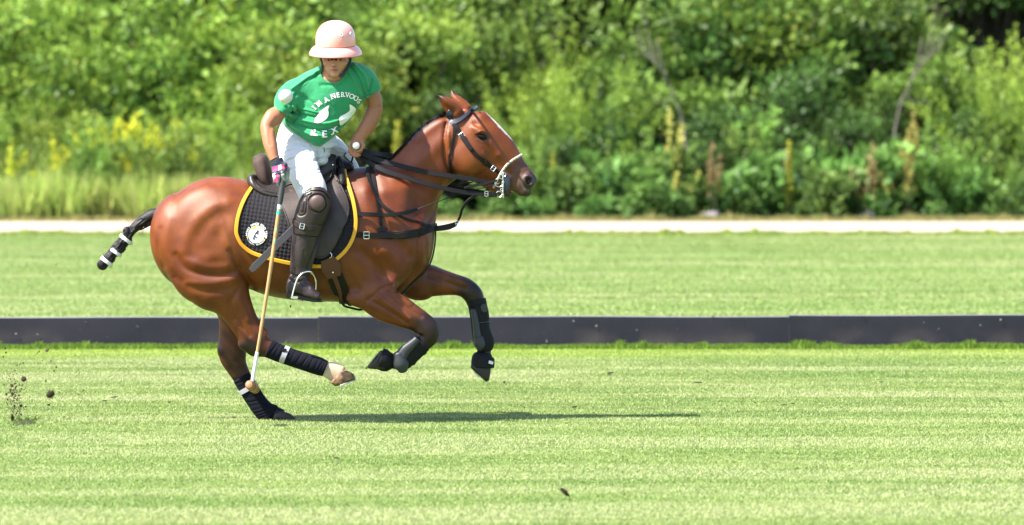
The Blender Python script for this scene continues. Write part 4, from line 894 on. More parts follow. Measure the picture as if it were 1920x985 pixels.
for k in range(60):
    t = rr3.uniform(2, 10); i = int(t); x = tp[i][0]+rr3.normal(0, 8); y = tp[i][1]+rr3.normal(0, 8); j = min(i+1, 10)
    dx, dy = tp[j][0]-tp[i-1][0], tp[j][1]-tp[i-1][1]; L = math.hypot(dx, dy); dx /= L; dy /= L
    T.relief([(x, y), (x+dx*8, y+dy*8)], .004, rr3.choice((-.005, .004)), 'any')
tail = T.mesh('tail', M_black_hair, horse)
for (x, y, w) in ((236.5, 449, 25), (217.5, 473, 22), (200, 490, 23)):
    tx, ty = -.62, .78; path = []; nr = []
    c = W(x, y, 0)
    for k in range(24):
        a = 2*math.pi*k/24; h = m_of(w)/2+.004
        v = np.array((ty*math.cos(a)*h, math.sin(a)*h*.86, tx*-1*math.cos(a)*-1*h)); v[2] = -(-tx)*math.cos(a)*-h
        # across the tail in the picture: perpendicular of its direction
        v = np.array((.79*math.cos(a)*h, math.sin(a)*h*.86, -.61*math.cos(a)*h)); path.append(c+v); nr.append(v)
    mesh_obj('tail_tape', *ribbon(path, nr, .021, .004, closed=True), M_white_tape, horse)

g = Geo(); rt = np.random.default_rng(4)
for k in range(110):
    i = int(rt.integers(1, 10)); x, y = tp[i][0]+rt.normal(0, 7), tp[i][1]+rt.normal(0, 7); dx, dy = rt.normal(-5, 5), rt.normal(3, 5); z_ = rt.normal(0, .03)
    g.add(*tube([W(x, y, z_), W(x+dx*.6, y+dy*.5, z_), W(x+dx, y+dy*1.3, z_)], [.0012, .0010, .0004], 3, caps=False))
tag(g.build('loose_hairs', M_black_hair, tail), kind='stuff')
# ---- hooves: side profile (photo pixels) given depth and rounded edges
def hoof(profile, y, wd, mat_, name='hoof', shoe=None):
    Q0 = np.array(profile, float); P = np.vstack([[q+(r-q)*.14, q+(r-q)*.5, q+(r-q)*.86] for q, r in zip(Q0, np.roll(Q0, -1, 0))]); n = len(P); c = P.mean(0); V = []; F = []
    layers = [(-1, .74), (-.92, .88), (-.6, .97), (0, 1.0), (.6, .97), (.92, .88), (1, .74)]
    for (v, s_) in layers:
        for q in P:
            qq = c+(q-c)*(s_ if abs(v) > .6 else s_); V.append(W(qq[0], qq[1], y+v*wd))
    for i in range(len(layers)-1):
        for k in range(n): F.append((i*n+k, i*n+(k+1) % n, (i+1)*n+(k+1) % n, (i+1)*n+k))
    F.append(tuple(range(n))); F.append(tuple((len(layers)-1)*n+k for k in range(n))[::-1])
    bm = bmesh.new(); bv = [bm.verts.new(tuple(v)) for v in V]; [bm.faces.new([bv[i] for i in f]) for f in F]; bmesh.ops.recalc_face_normals(bm, faces=bm.faces)
    me = bpy.data.meshes.new(name); bm.to_mesh(me); bm.free(); o = link_mesh(name, me, mat_, horse, sharp=50)
    if shoe:
        P2 = [W(a, b, y) for a, b in shoe]; nn = np.cross(P2[-1]-P2[0], (0, 1, 0)); nn /= np.linalg.norm(nn); path = []
        ax = (P2[-1]-P2[0])
        for k in range(15):
            a = math.pi*(k/14-.5); path.append(P2[0]+ax*(.28+.66*math.cos(a))*1.0+np.array((0, math.sin(a)*wd*.95, 0)))
        mesh_obj('horse_shoe', *ribbon(path, [nn]*15, .018, .008), M_shoe, o)
    return o
hoof([(619, 717), (634, 700), (648, 693), (663, 701), (667, 710), (629, 726)], NH, .055, M_hoof_pale, shoe=[(627, 727), (668, 711)])
hoof([(512, 776), (528, 771), (543, 775), (554, 783), (556, 791), (508, 791)], FH, .052, M_hoof)
hoof([(714, 655), (687, 691), (708, 693), (724, 694), (724, 664)], NF, .050, M_hoof, shoe=[(714, 654), (686, 692)])
hoof([(883, 684), (882, 690), (911, 716), (917, 714), (920, 698), (921, 684)], FF, .050, M_hoof, shoe=[(881, 690), (913, 716)])

# ---- bandages and boots: shells grown round the leg
def shell(name, st, mat_, parent=horse, grooves=None, res=.004, p=2.0, k=.004, cap0=.10, cap1=.10, extra=None):
    A = np.array([W(s[i], s[i+1], s[5]) for s in st for i in (0, 2)]); w = max(s[4] for s in st)+.02
    lo = A.min(0)-(.03, w, .03); hi = A.max(0)+(.03, w, .03)
    v = Vol(lo, hi, res); v.loft(st, k=k, p=p, cap0=cap0, cap1=cap1)
    if grooves: grooves(v)
    if extra: extra(v)
    return v.mesh(name, mat_, parent), v
def wrap_lines(st, n, depth=.0035, r=.0035, slant=.25):
    """overlapping turns of a bandage"""
    S = cr_resample([list(s) for s in st], n+1)
    def g(v):
        for i in range(1, n):
            a, b = S[i][:2], S[i][2:4]; d_ = (S[i+1][:2]-S[i-1][:2])*slant*rng.uniform(.2, 1)
            for sd in ('near', 'far'): v.relief([tuple(a-d_), tuple(b+d_)], r, -depth*rng.uniform(.5, 1.3), sd, y0=S[i][5], yat=S[i][5])
    return g
st = [(495, 669, 513, 638, .056, NH), (520, 679, 533, 648, .052, NH), (553, 690, 565, 659, .052, NH), (586, 701, 599, 669, .054, NH), (604, 706, 615, 677, .050, NH)]
shell('leg_bandage', st, M_wrap, grooves=wrap_lines(st, 12))
st = [(437, 715, 468, 700, .052, FH), (449, 735, 482, 720, .050, FH), (463, 757, 497, 745, .050, FH), (477, 777, 512, 763, .052, FH), (490, 789, 529, 770, .052, FH)]
shell('leg_bandage', st, M_wrap, grooves=wrap_lines(st, 12))
M_tape_grey = mat('grey_white_velcro', (.33, .32, .36), rough=.7, bump=(200, .3, .002))
def leg_ring(px0, py0, px1, py1, y, wd, width, mat_, name='fastening_tape', seg=28, parent=horse, thick=.004):
    """strap round a limb: (px0,py0)-(px1,py1) is its line across the leg in the photo"""
    A = W(px0, py0, y); B = W(px1, py1, y); c = (A+B)/2; h = (A-B)/2; path = []; nr = []
    for k in range(seg):
        a = 2*math.pi*k/seg; v = h*math.cos(a)+np.array((0, wd*math.sin(a), 0)); path.append(c+v); nr.append(v)
    return mesh_obj(name, *ribbon(path, nr, width, thick, closed=True), mat_, parent)
leg_ring(527, 681, 540, 650, NH, .055, .030, M_tape_grey); leg_ring(449, 738, 482, 719, FH, .054, .028, M_tape_grey)
mesh_obj('buckle', *box(W(533, 657, NH-.054), (.030, .008, .020), Matrix.Rotation(math.radians(-8), 3, 'Y'), .003), M_boot_black, horse)
# fore boots: neoprene sleeve, hard strike pad, fetlock cup, straps
st = [(805, 656, 779, 629, .044, NF), (793, 668, 766, 641, .042, NF), (780, 680, 753, 654, .042, NF), (768, 690, 740, 664, .046, NF), (754, 699, 735, 677, .044, NF)]
shell('leg_boot', st, M_boot_black, cap1=.3)
shell('strike_pad', [(790, 636, 775, 636, .034, NF-.030), (780, 648, 762, 646, .036, NF-.030), (770, 658, 748, 658, .036, NF-.030), (764, 668, 740, 668, .038, NF-.032)], M_boot_grey, p=2.5, cap0=.2, cap1=.6)
shell('fetlock_cup', [(758, 661, 737, 668, .040, NF-.034), (766, 678, 739, 688, .046, NF-.032), (764, 690, 747, 698, .036, NF-.030)], M_boot_grey, cap0=.6, cap1=.6)
st = [(912, 566, 877, 572, .048, FF), (917, 590, 881, 594, .046, FF), (919, 615, 884, 620, .047, FF), (927, 640, 888, 645, .050, FF), (924, 655, 895, 658, .044, FF)]
shell('leg_boot', st, M_boot_black, cap1=.3, cap0=.2)
shell('strike_pad', [(894, 582, 882, 582, .034, FF-.030), (899, 605, 886, 608, .036, FF-.032), (903, 630, 888, 634, .038, FF-.032)], M_boot_grey, p=2.4, cap0=.6, cap1=.3)
shell('fetlock_cup', [(908, 634, 888, 634, .040, FF-.030), (911, 646, 889, 648, .042, FF-.030), (904, 655, 893, 656, .034, FF-.030)], M_boot_grey, cap0=.6, cap1=.6)
leg_ring(879, 571, 911, 563, FF, .052, .030, M_boot_black, 'boot_strap'); leg_ring(884, 606, 918, 603, FF, .052, .006, M_boot_grey, 'boot_strap')
mesh_obj('strap_end', *box(W(908, 578, FF-.050), (.040, .010, .050), Matrix.Rotation(math.radians(-14), 3, 'Y'), .008), M_boot_grey, horse)
leg_ring(798, 664, 771, 635, NF, .047, .022, M_boot_black, 'boot_strap'); leg_ring(778, 683, 749, 656, NF, .047, .022, M_boot_black, 'boot_strap')
# bell boots over the front hooves
shell('bell_boot', [(737, 690, 738, 664, .040, NF), (726, 697, 724, 656, .062, NF), (712, 694, 716, 653, .070, NF)], M_boot_black, cap0=.4, cap1=.10)
shell('bell_boot', [(922, 662, 893, 664, .040, FF), (927, 668, 885, 674, .058, FF), (927, 688, 883, 689, .068, FF)], M_boot_black, cap0=.3, cap1=.10)
mesh_obj('bell_boot_patch', *box(W(920.5, 680, FF-.062), (.034, .006, .024), Matrix.Rotation(math.radians(20), 3, 'Y'), .003), M_white_tape, horse)
# long cuff of the bandage just above the planted hoof
# ================================================================ TACK
M_strap = mat('black_leather', (.0060, .0050, .0055), rough=.55, bump=(150, .25, .002), spec=.22)
M_brown = mat('brown_leather', (.018, .012, .011), rough=.48, bump=(120, .3, .002), vary=(14, .5, (.018, .012, .011)), spec=.5)
M_suede = mat('brown_suede', (.042, .021, .018), rough=.8, bump=(220, .4, .003), vary=(22, .6, (.065, .036, .03)))
M_flap = mat('worn_saddle_leather', (.026, .018, .017), rough=.5, bump=(90, .3, .002), vary=(12, .6, (.055, .039, .035)), spec=.35)
M_redbrown = mat('red_brown_leather', (.075, .018, .008), rough=.5, bump=(120, .4, .002))
M_greystrap = mat('grey_strap', (.04, .037, .045), rough=.55, bump=(150, .2, .001))
M_pad = mat('navy_quilt', (.0045, .0035, .0075), rough=.9, bump=(400, .3, .002))
M_yellow = mat('yellow_binding', (.62, .30, .008), rough=.6, bump=(160, .3, .002))
M_white_print = mat('white_thread', (.82, .84, .88), rough=.7)
M_gold_print = mat('gold_thread', (.85, .50, .03), rough=.7)
M_black_print = mat('black_thread', (.02, .03, .05), rough=.8)

def in_poly(x, y, P):
    x = np.asarray(x); y = np.asarray(y); c = np.zeros(x.shape, bool); n = len(P)
    for i in range(n):
        x1, y1 = P[i]; x2, y2 = P[(i+1) % n]
        if y1 == y2: continue
        c ^= ((y1 > y) != (y2 > y)) & (x < (x2-x1)*(y-y1)/(y2-y1)+x1)
    return c
class Multi:
    """the outermost of several bodies, seen from the front"""
    def __init__(s, *vols): s.v = vols
    def front(s, px, py, off=0.0, far=False, guess=-.2):
        R = [v.front(px, py, 0, far, guess)+(o,) for v, o in s.v]; P, G, ok, _ = R[0]; P = P+G*R[0][3]; ok = ok.copy(); P = P.copy(); G = G.copy(); sg = -1 if far else 1
        P[~ok, 1] = 9*sg
        for (P2, G2, ok2, o2) in R[1:]:
            P2 = P2+G2*o2; b = ok2 & (P2[:, 1]*sg < P[:, 1]*sg); P[b] = P2[b]; G[b] = G2[b]; ok |= ok2
        P[~ok, 1] = guess; return P+G*off, G, ok
def subdivide2d(V, F, cuts=2):
    bm = bmesh.new(); bv = [bm.verts.new((x, y, 0)) for x, y in V]
    for f in F:
        try: bm.faces.new([bv[i] for i in f])
        except ValueError: pass
    bmesh.ops.triangulate(bm, faces=bm.faces); bmesh.ops.subdivide_edges(bm, edges=bm.edges, cuts=cuts, use_grid_fill=True)
    bm.verts.index_update(); V2 = np.array([v.co[:2] for v in bm.verts]); F2 = [tuple(v.index for v in f.verts) for f in bm.faces]; bm.free(); return V2, F2
def drape_sheet(vol, poly, step, off, far=False, lift=None):
    """sheet cut to an outline (photo pixels) and laid on a surface"""
    P = np.array(poly, float); x0, y0 = P.min(0)-step; x1, y1 = P.max(0)+step
    gx = np.arange(x0, x1, step); gy = np.arange(y0, y1, step); X, Y = np.meshgrid(gx, gy, indexing='ij')
    V, G, ok = vol.front(X.ravel(), Y.ravel(), 0, far=far, guess=.02 if far else -.02)
    o = np.full(X.shape, off).ravel() if lift is None else (off+lift(X, Y)).ravel()
    V = V+G*o[:, None]
    ins = in_poly(X+step/2, Y+step/2, P)[:-1, :-1] & ok.reshape(X.shape)[:-1, :-1] & ok.reshape(X.shape)[1:, 1:]
    I = np.arange(X.size).reshape(X.shape); q = np.stack([I[:-1, :-1], I[1:, :-1], I[1:, 1:], I[:-1, 1:]], -1)[ins]
    nq = np.cross(V[q[0, 1]]-V[q[0, 0]], V[q[0, 2]]-V[q[0, 0]]) if len(q) else np.zeros(3)
    if np.dot(nq, G[q[0, 0]]) < 0: q = q[:, ::-1]
    u, inv = np.unique(q, return_inverse=True); return V[u], inv.reshape(q.shape)
def thicken(o, t, offset=-1):
    m = o.modifiers.new('thick', 'SOLIDIFY'); m.thickness = t; m.offset = offset; return o
def strap_px(vol, pts, width_px, off=.006, thick=.005, n=6, far=False):
    """strap lying on a body: photo pixels"""
    P = smooth_path(pts, n); V, G, ok = vol.front(P[:, 0], P[:, 1], off, far=far)
    w = width_px if hasattr(width_px, '__len__') else [width_px]*len(pts)
    ww = np.interp(np.linspace(0, len(pts)-1, len(P)), range(len(pts)), w)/310
    return ribbon(V, G, ww, thick)
def strap3(pts, width_px, nrm=(0, -1, 0), thick=.005, n=6):
    """strap through the air: (px, py, depth)"""
    P = smooth_path(pts, n); V = np.array([W(*p) for p in P]); w = width_px if hasattr(width_px, '__len__') else [width_px]*len(pts)
    ww = np.interp(np.linspace(0, len(pts)-1, len(P)), range(len(pts)), w)/310
    return ribbon(V, [nrm]*len(V), ww, thick)
def ring(c, r, t, ax=(0, 1, 0), n=20, m=6, arc=(0, 2*math.pi), squash=1.0):
    a0, a1 = arc; full = abs(a1-a0-2*math.pi) < 1e-6; A = Vector(ax).normalized(); U = A.orthogonal().normalized() if abs(A.y) < .99 else Vector((1, 0, 0)); Wv = A.cross(U)
    pts = [Vector(c)+U*math.cos(a0+(a1-a0)*i/n)*r+Wv*math.sin(a0+(a1-a0)*i/n)*r*squash for i in range(n+(0 if full else 1))]
    if full: pts.append(pts[0]); 
    return tube(pts, t, m, caps=not full)
def frame_buckle(px, py, y, w, h, ang, t=.0022):
    """square buckle frame with tongue, w x h in photo pixels"""
    g = Geo(); a = math.radians(ang); cs = [(-w/2, -h/2), (w/2, -h/2), (w/2, h/2), (-w/2, h/2), (-w/2, -h/2)]
    pt = [W(px+u*math.cos(a)-v*math.sin(a), py+u*math.sin(a)+v*math.cos(a), y) for u, v in cs]
    for i in range(4): g.add(*tube([pt[i], pt[i+1]], t, 6))
    g.add(*tube([(pt[0]+pt[3])/2, (pt[1]+pt[2])/2], t*.8, 6)); return g

# ---- saddle pad
pad = empty('saddle_pad', W(555, 400, -.30))
tag(pad, 'black quilted saddle pad with yellow edge and round white badge under the saddle', 'saddle pad')
PADO = [(480, 345), (475, 352), (463.6, 367), (456, 380), (450, 394), (445.5, 410), (443, 427.6), (443, 438), (446.8, 448), (452, 457), (460, 464.4), (471, 471.5), (487, 478), (514, 486),
        (547, 493), (575, 497), (601, 498), (614, 495), (626, 488), (638, 478.5), (648, 468), (656, 456), (661.4, 444), (665, 431), (666.4, 417.5), (666, 406), (664.7, 394), (661, 375), (654.6, 353.8), (650.5, 340), (648, 331), (647.5, 325)]
padP = smooth_path(PADO, 3)
def quilt(X, Y):
    a = math.radians(9); u = ((X-440)*math.cos(a)+(Y-340)*math.sin(a))/7.4; b = math.radians(4); v = (-(X-440)*math.sin(a)+(Y-340)*math.cos(b))/7.0
    fl = sm(22, 25, np.hypot(X-481.8, Y-440.2))
    return .0062*fl*(np.abs(np.sin(math.pi*u))*np.abs(np.sin(math.pi*v)))**.45+.003*(1-fl)
poly = [tuple(p) for p in padP]+[(646, 312), (600, 338), (560, 352), (520, 352), (490, 345)]
for far in (False, True):
    V, F = drape_sheet(H, poly, 1.55, .014, far=far, lift=quilt); o = mesh_obj('quilted_panel', V, F, M_pad, pad); thicken(o, .010)
    V, G, ok = H.front(padP[:, 0], padP[:, 1], .022, far=far); mesh_obj('binding', *ribbon(V, G, .022, .011), M_yellow, pad)
# badge: disc, sunset, hills, horse and rider, lettering
def disc_px(cx, cy, r, off, mat_, name, parent, a0=0, a1=360, inner=0, poly=None, n=40):
    if poly is None:
        pts = [(cx+r*math.cos(math.radians(a0+(a1-a0)*k/n)), cy+r*math.sin(math.radians(a0+(a1-a0)*k/n))) for k in range(n+(a1-a0 < 360))]
    else: pts = poly
    from mathutils.geometry import tessellate_polygon
    tr = tessellate_polygon([[Vector((a, b, 0)) for a, b in pts]]); A, F = subdivide2d(pts, tr, 2); V, G, ok = H.front(A[:, 0], A[:, 1], off)
    return mesh_obj(name, V, F, mat_, parent, smooth=False)
badge = disc_px(481.8, 440.2, 15.8, .0275, M_white_print, 'badge', pad)
for r_ in (): pass
hill = [(467.5, 434), (470, 431.5), (473, 430.5), (475.5, 430), (478, 430.5), (481, 427.8), (483.5, 425.8), (486, 427.5), (488.5, 430.5), (491, 429.8), (494, 433), (497.3, 436.5)]
arc_ = [(481.8+15.2*math.cos(a), 440.2+15.2*math.sin(a)) for a in np.linspace(math.radians(-14), math.radians(-157), 20)]
disc_px(0, 0, 0, .0282, M_gold_print, 'sunset', badge, poly=hill+arc_)
for pl in ([(476, 444), (478, 440), (480, 437), (482, 434.5), (484, 432), (485, 430.2), (486, 431.5), (485.2, 433.5), (487, 434), (487.5, 436), (485, 437), (486.6, 439), (485.6, 442.5), (483.8, 442), (484, 439.8), (481.6, 439.6), (480, 442), (482.5, 444.5), (484.6, 447.5), (483.6, 449), (481, 446.8), (478.8, 445), (479.4, 449), (480.2, 451.8), (478.6, 451.4), (476.6, 448), (475.4, 451), (474.6, 449)],
           [(466.8, 440.8), (477, 437.6), (477.2, 438.2), (467, 441.4)], [(487, 445.5), (491.5, 446.2), (491.3, 446.8), (487, 446.2)]):
    disc_px(0, 0, 0, .0284, M_black_print, 'rider_emblem', badge, poly=pl)
disc_px(486.4, 436.8, 1.0, .0287, mat('red_thread', (.7, .03, .03), rough=.7), 'rider_emblem', badge)
for x, y in ((464, 444.5), (497, 450)): disc_px(x, y, 1.5, .0275, M_gold_print, 'badge_dot', badge)

def text_mesh(s, size=1.0, bold=0.0):
    cu = bpy.data.curves.new('t', 'FONT'); cu.body = s; cu.size = size; cu.offset = bold; cu.align_x = 'CENTER'; cu.resolution_u = 3
    o = bpy.data.objects.new('t', cu); COL.objects.link(o); dg = bpy.context.evaluated_depsgraph_get()
    me = bpy.data.meshes.new_from_object(o.evaluated_get(dg)); V = np.array([v.co[:2] for v in me.vertices]).reshape(-1, 2); F = [tuple(p.vertices) for p in me.polygons]
    bpy.data.objects.remove(o); bpy.data.curves.remove(cu); bpy.data.meshes.remove(me); return V, F
def arc_text(vol, s, cx, cy, r, size, deg0, deg1, off, mat_, name, parent, up=True, bold=.0, aspect=1.0):
    """lettering set round an arc, laid on a surface (photo pixels)"""
    g = Geo(); n = len(s)
    for i, ch in enumerate(s):
        if ch == ' ': continue
        a = math.radians(deg0+(deg1-deg0)*(i/(max(n-1, 1)))); V, F = text_mesh(ch, size, bold)
        V, F = subdivide2d(V, F, 1); V = V*(aspect, 1)-(0, size*.35)
        ux, uy = (-math.sin(a), math.cos(a)) if up else (math.sin(a), -math.cos(a)); vx, vy = (math.cos(a), math.sin(a)) if up else (-math.cos(a), -math.sin(a))
        X = cx+r*math.cos(a)+V[:, 0]*ux+V[:, 1]*vx; Y = cy+r*math.sin(a)+V[:, 0]*uy+V[:, 1]*vy
        P, G, ok = vol.front(X, Y, off); g.add(P, F)
    return g.build(name, mat_, parent, smooth=False)
arc_text(H, 'MYERS RANCH POLO TEAM', 481.8, 440.2, 19.0, 5.2, -180, 16, .0278, M_white_print, 'badge_lettering', badge, bold=.08)
arc_text(H, 'ELIZABETH, COLORADO', 481.8, 440.2, 18.4, 3.2, 158, 42, .0278, M_white_print, 'badge_lettering', badge, up=False, bold=.03)

# ---- saddle
sad = empty('saddle', W(560, 345, 0))
tag(sad, 'brown leather polo saddle with raised suede cantle on the bay horse', 'saddle')
S_ = Vol((-1.66, -.30, 1.28), (-.92, .30, 1.66), .0055)
S_.loft([(476, 321, 470, 340, .15, 0), (481, 332, 473, 354, .185, 0), (493, 341, 484, 367, .20, 0), (508, 347, 502, 376, .205, 0), (530, 350, 527, 380, .20, 0), (560, 348, 560, 376, .18, 0), (590, 336, 592, 362, .14, 0)], k=.01, p=2.6, cap0=.35)
S_.relief([(474, 326), (482, 343), (498, 353), (520, 358), (545, 359)], .0045, -.008, 'any'); S_.relief([(473, 331), (480, 348), (496, 359), (520, 364), (545, 366)], .0045, -.006, 'any')
S_.loft([(508, 342, 506, 356, .14, 0), (545, 340, 545, 362, .13, 0), (590, 316, 596, 350, .12, 0), (613, 299, 622, 330, .10, 0), (627, 298, 640, 322, .07, 0)], k=.02, p=2.4, cap1=.5)
seat = S_.mesh('seat', M_brown, sad)
S2 = Vol((-1.66, -.26, 1.36), (-1.38, .26, 1.68), .005)
S2.loft([(474.5, 298, 494, 288, .11, 0), (474, 306, 502, 296, .135, 0), (479, 322, 508, 316, .150, 0), (486, 336, 511, 333, .150, 0), (498, 347, 513, 347, .14, 0)], k=.01, p=2.7, cap0=.32, cap1=.5)
S2.mesh('cantle', M_suede, sad)
# flap (one each side): big leather sheet that stands off the horse, with a raised skirt on top
FLAP = smooth_path([(520, 372), (532, 352), (560, 342), (590, 326), (612, 306), (627, 303), (630, 332), (641, 357), (650, 378), (652.5, 397), (648, 414), (641, 428), (632, 449), (621, 468), (609, 480), (596, 482), (578, 474), (560, 456), (546, 432), (535, 402)], 3, closed=True)
S3 = Vol((-1.16, -.16, 1.42), (-.90, .16, 1.66), .006); S3.loft([(622, 300, 628, 330, .09, 0), (636, 298, 642, 326, .085, 0), (650, 304, 655, 326, .06, 0)], k=.01); S3.mesh('pommel', M_strap, sad)
HP = Multi((H, 0), (S_, -.028), (S3, -.028))
for far in (False, True):
    V, F = drape_sheet(HP, [tuple(p) for p in FLAP], 2.4, .034, far=far, lift=lambda X, Y: .012*np.exp(-((X-632)/18)**2)*sm(330, 380, Y))
    thicken(mesh_obj('flap', V, F, M_flap, sad), .007)
    V, G, ok = HP.front(FLAP[:, 0], FLAP[:, 1], .036, far=far); V, G = V[ok], G[ok]; mesh_obj('flap_edge', *ribbon(V, G, .010, .009, closed=False), M_brown, sad) if not far else None
SK = smooth_path([(590, 312), (608, 302), (624, 298), (629, 304), (628, 318), (628, 333), (625, 343), (618, 350), (608, 356), (596, 350), (588, 335)], 3, closed=True)
V, F = drape_sheet(HP, [tuple(p) for p in SK], 2.2, .052); thicken(mesh_obj('skirt', V, F, M_brown, sad), .008)
V, G, ok = HP.front(SK[:, 0], SK[:, 1], .054); V, G = V[ok], G[ok]; mesh_obj('skirt_edge', *ribbon(V[:-6], G[:-6], .006, .008), M_flap, sad)
V, G, ok = HP.front([620.5], [311.5], .060); mesh_obj('stud', *ellipsoid(V[0], (.007, .005, .007), 10, 6), M_steel, sad)
# knee roll and pommel edge
g = Geo(); P = smooth_path([(636, 299), (640, 315), (643, 335), (643, 354)], 5); V, G, ok = HP.front(P[:, 0], P[:, 1], .034); g.add(*tube(V, list(np.linspace(.016, .024, len(V)-1))+[.012], 10)); g.build('knee_roll', M_strap, sad)
g = Geo(); P = smooth_path([(632, 298), (627, 312), (628, 330), (634, 348)], 5); V, G, ok = HP.front(P[:, 0], P[:, 1], .044); g.add(*tube(V, .0035, 6)); g.build('piping', M_greystrap, sad)
# loose girth strap, girth, billet cover
mesh_obj('loose_strap', *strap3([(556, 424, -.35), (530, 449, -.365), (500, 478, -.36), (478, 500, -.35), (470, 508, -.345)], [13, 13, 13, 13, 9]), M_greystrap, sad)
hole = Geo()
for t in (.12, .2, .28): hole.add(*ellipsoid(W(556-86*t*1, 424+84*t, -.358), (.004, .002, .004), 8, 4))
hole.build('strap_hole', M_black_print, sad)
def girdle(near_px, under, wpx, off=.008):
    A = [W(x, y, -.2) for x, y in near_px]; Pn, G, ok = H.front([p[0] for p in near_px], [p[1] for p in near_px], 0)
    L = list(Pn); um = [W(*u) for u in under]; R = [p*(1, -1, 1) for p in L[::-1]]
    P = smooth_path(np.array(L+um+R), 6); Q, N = H.snap(P, off); w = np.interp(np.linspace(0, 1, len(P)), np.linspace(0, 1, len(wpx)), wpx)/310
    return ribbon(Q, N, w, .008)
mesh_obj('girth', *girdle([(614, 484), (622, 504), (633, 530), (642, 552)], [(648, 570, -.12), (650, 576, 0), (648, 570, .12)], [24, 30, 30, 27, 30, 30, 24]), M_strap, sad)
mesh_obj('girth_flap', *strap_px(H, [(613, 484), (620, 500), (626, 516)], [26, 38, 26], off=.030, thick=.010), M_redbrown, sad)
mesh_obj('billet', *strap_px(H, [(624, 512), (634, 535), (645, 566)], [9, 8, 4], off=.020), M_redbrown, sad)
V, G, ok = H.front([623], [507], .04); mesh_obj('stud', *ellipsoid(V[0], (.006, .004, .006), 8, 5), M_steel, sad)
g = Geo(); g.add(*tube([W(619, 474, -.34), W(622, 477, -.345), W(621.5, 482, -.345), W(618, 484, -.34)], .0035, 6)); g.build('girth_ring', M_steel, sad)
g = Geo(); g.add(*tube(smooth_path([W(640, 566, -.16), W(646, 574, -.16), W(660, 578, -.15), (W(676, 581, -.14)), W(690, 576, -.14)], 5), .007, 8)); g.build('girth_tie', M_strap, sad)
# stirrup leather and stirrup iron (near side), and the far pair
for sgn, yy in ((1, -.385), (0, .385)):
    yf = -.060 if sgn else .0
    mesh_obj('stirrup_leather', *strap3([(596, 440, yy*.85), (589, 470, yy), (577, 512, yy), ], [8, 9, 10], nrm=(.4, -1 if sgn else 1, 0)), M_brown, sad)
    g = Geo()
    arch = smooth_path([(548, 556, yy+yf), (552, 540, yy+yf), (559, 521, yy+yf), (570, 511, yy+yf*.8), (582, 510, yy+yf*.3), (589, 519, yy+.02), (592, 533, yy+.03), (591, 548, yy+.03)], 4)
    g.add(*tube([W(*p) for p in arch], .0058, 8)); g.add(*tube([W(548, 558, yy+yf), W(566, 565, yy), W(592, 551, yy+.03)], .007, 8)); g.add(*box(W(552, 558, yy+yf), (.045, .018, .014), bev=.004))
    g.build('stirrup', M_steel, sad)

# ---- breastplate with martingale
bp_ = empty('breastplate', W(740, 440, -.2)); tag(bp_, 'black leather breastplate with martingale strap across the chest of the bay horse', 'breastplate')
def around_chest(near_px, front_px, wpx, off=.008, mat_=M_strap, name='breast_strap', thick=.008):
    Pn, G, ok = H.front([p[0] for p in near_px], [p[1] for p in near_px], 0)
    L = list(Pn); P = smooth_path(np.array(L+[W(front_px[0], front_px[1], 0)]+[p*(1, -1, 1) for p in L[::-1]]), 7); Q, N = H.snap(P, off)
    w = np.interp(np.linspace(0, 1, len(P)), np.linspace(0, 1, len(wpx)), wpx)/310
    return mesh_obj(name, *ribbon(Q, N, w, thick), mat_, bp_)
around_chest([(652, 440), (684, 441), (720, 442), (752, 441), (778, 438), (797, 432), (808, 428)], (815, 426), [9, 10, 15, 15, 15, 15, 15, 15, 15, 10, 9])
mesh_obj('strap_keeper', *strap_px(H, [(690, 441), (715, 442), (742, 442), (766, 440)], 11, off=.016), M_strap, bp_)
frame_buckle(687, 441.5, -.315, 10, 13, 0, .0026).build('buckle', M_steel, bp_)
mesh_obj('neck_strap', *strap_px(H, [(696, 314), (701, 340), (705, 365), (710, 395), (714, 425), (716, 434)], [6, 7, 7, 7, 6, 6], off=.008), M_strap, bp_)
mesh_obj('strap_keeper', *strap_px(H, [(706, 433), (715, 430), (724, 433)], [8, 10, 8], off=.016), M_strap, bp_)
mesh_obj('neck_strap', *strap_px(H, [(697, 314), (690, 320), (689, 332), (696, 355), (710, 376), (730, 395), (757, 410), (785, 419), (806, 426)], [6, 6, 6, 6, 6, 5, 5, 5, 5], off=.014), M_strap, bp_)
mesh_obj('neck_strap', *strap_px(H, [(697, 314), (705, 365), (714, 425)], 7, off=.008, far=True), M_strap, bp_)
mesh_obj('side_strap', *strap_px(H, [(648, 401), (675, 402), (705, 404), (735, 403), (758, 400), (778, 394)], [8, 8, 8, 7, 7, 6], off=.022), M_strap, bp_)
P, G, ok = H.front([778], [394.5], .02); ys = P[0][1]
g = Geo(); g.add(*tube([W(*p) for p in smooth_path([(776, 395, ys), (800, 386, -.15), (835, 373, -.13), (868, 362, -.11), (900, 354, -.08), (930, 345, -.06)], 4)], .0035, 6)); g.build('side_cord', M_strap, bp_)
g = Geo(); g.add(*tube([W(*p) for p in smooth_path([(832, 357, .08), (850, 350, .09), (880, 343, .08), (925, 332, .06)], 4)], .0035, 6)); g.build('side_cord', M_strap, bp_)
